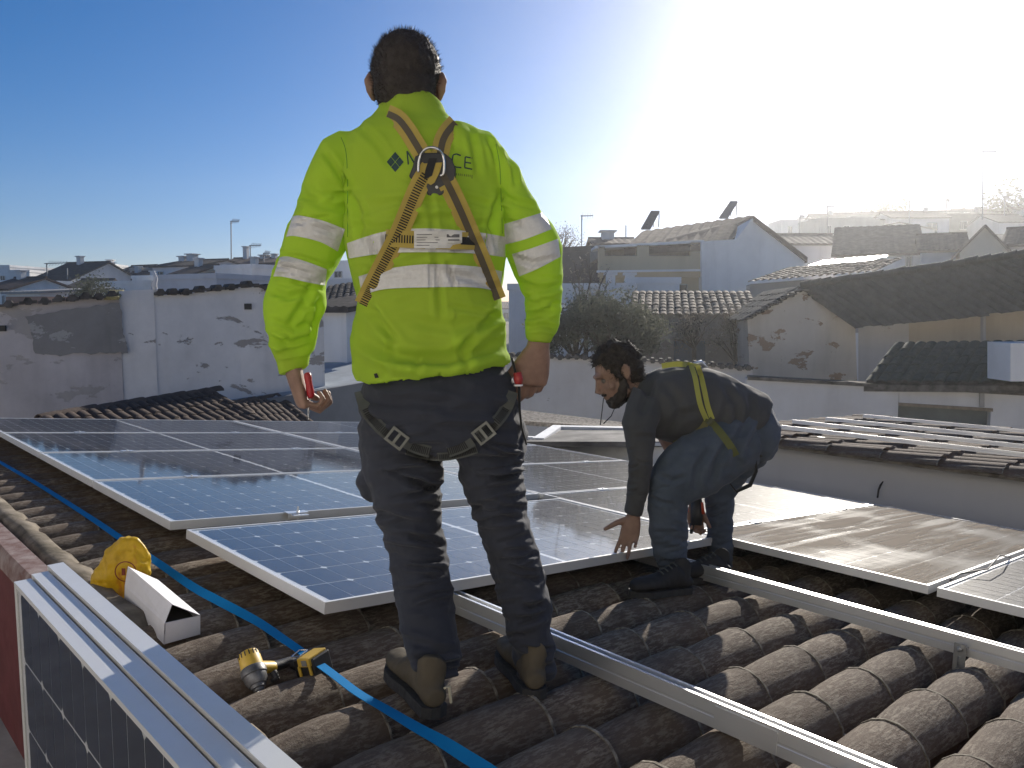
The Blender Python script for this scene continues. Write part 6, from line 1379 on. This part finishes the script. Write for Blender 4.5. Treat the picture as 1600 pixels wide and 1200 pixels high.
boot(B2, P(1127, 893, YB + .28), R(n2[0] - .12, n2[1] - .05, HC + .012), math.radians(-112), M_BOOTD, .95)
for pth in ([(1080, 571), (1086, 590), (1090, 612), (1095, 635), (1104, 656)], [(1090, 571), (1096, 590), (1101, 612), (1106, 635), (1113, 655)]):
    m, _ = strap(sb, pth, .020, YB - .18, .004, .003); m.build('harness_strap', M_LIME, B2)
m, _ = strap(sb, [(1034, 572), (1055, 569), (1075, 570), (1090, 573)], .022, YB - .1, .006, .003); m.build('harness_strap', M_LIME, B2)
m, _ = strap(jb2, [(1106, 655), (1125, 675), (1142, 698), (1150, 712)], .030, YB - .22, .005, .003); m.build('leg_strap', cloth_mat('dull_olive_webbing', (.12,.13,.05), .8), B2)
m, _ = strap(sb, [(1052, 690), (1075, 682), (1095, 672), (1106, 655)], .026, YB - .2, .006, .003); m.build('waist_strap', cloth_mat('olive_webbing', (.15,.14,.06), .8), B2)
m = MB(); m.tube([P(1075, 572, YB - .02), P(1095, 566, YB - .02), P(1104, 574, YB + .02)], [.006, .011, .006], 8); m.build('harness_ring', M_ALU, B2, smooth=True)
m = MB(); m.tube([P(1160, 712, YB - .16), P(1180, 715, YB - .16), P(1182, 735, YB - .15), P(1172, 758, YB - .15), P(1150, 768, YB - .14), P(1138, 752, YB - .15)], [.010, .012, .014, .017, .016, .008], 8, flat=.3); m.tube([P(1168, 712, YB - .13), P(1165, 735, YB - .13), P(1142, 752, YB - .14)], [.009, .008, .008], 8, flat=.3); m.build('hanging_loops', M_WEBD, B2, smooth=True)
m = MB(); m.box((-.04, -.02, -.03), (.04, .02, .03), Matrix.Translation(P(1176, 704, YB - .13))); m.build('belt_pouch', M_WEBD, B2, bevel=.012)
m = MB(); m.tube([P(943, 622, YB - .06), P(941, 640, YB - .06), P(938, 664, YB - .06)], .0022, 6); m.tube([P(962, 634, YB - .03), P(955, 650, YB - .05), P(943, 662, YB - .06)], .0022, 6); m.build('neck_cord', M_WEBD, B2, smooth=True)
# small tool in the far hand, seen between the legs
tl = thing('hand_tool', 'dark hand tool with orange-red trim held between the bending man\'s legs', 'tool', P(1088, 830, YB + .2))
m = MB(); m.tube([P(1088, 778, YB + .2), P(1089, 800, YB + .2), P(1088, 820, YB + .19)], [.024, .030, .026], 12); m.tube([P(1082, 818, YB + .19), P(1080, 834, YB + .18)], [.012, .006], 8); m.build('tool_body', M_PLAST, tl, smooth=True)
m = MB(); m.tube([P(1097, 785, YB + .165), P(1099, 803, YB + .165)], [.006, .007], 8); m.tube([P(1074, 792, YB + .17), P(1075, 800, YB + .17)], [.004, .004], 8); m.build('trim', simple('orange_red', (.62,.07,.02), .4), tl, smooth=True)
# ------------------------------------------------------------------ air
hz = MB(); hz.box((-200, -40, -1.6), (200, 215, 40))
o = hz.build('haze', [], world=False) if False else None
me = hz.mesh('haze', [])
hm = bpy.data.materials.new('haze'); hm.use_nodes = True; hn = hm.node_tree.nodes; hn.remove(hn['Principled BSDF'])
pv = hn.new('ShaderNodeVolumePrincipled'); pv.inputs['Density'].default_value = HAZE_DENSITY; pv.inputs['Anisotropy'].default_value = HAZE_G; pv.inputs['Color'].default_value = (.95, .96, .97, 1)
hm.node_tree.links.new(pv.outputs[0], hn['Material Output'].inputs['Volume'])
me.materials.append(hm); o = link('haze', me); tag(o, kind='stuff')
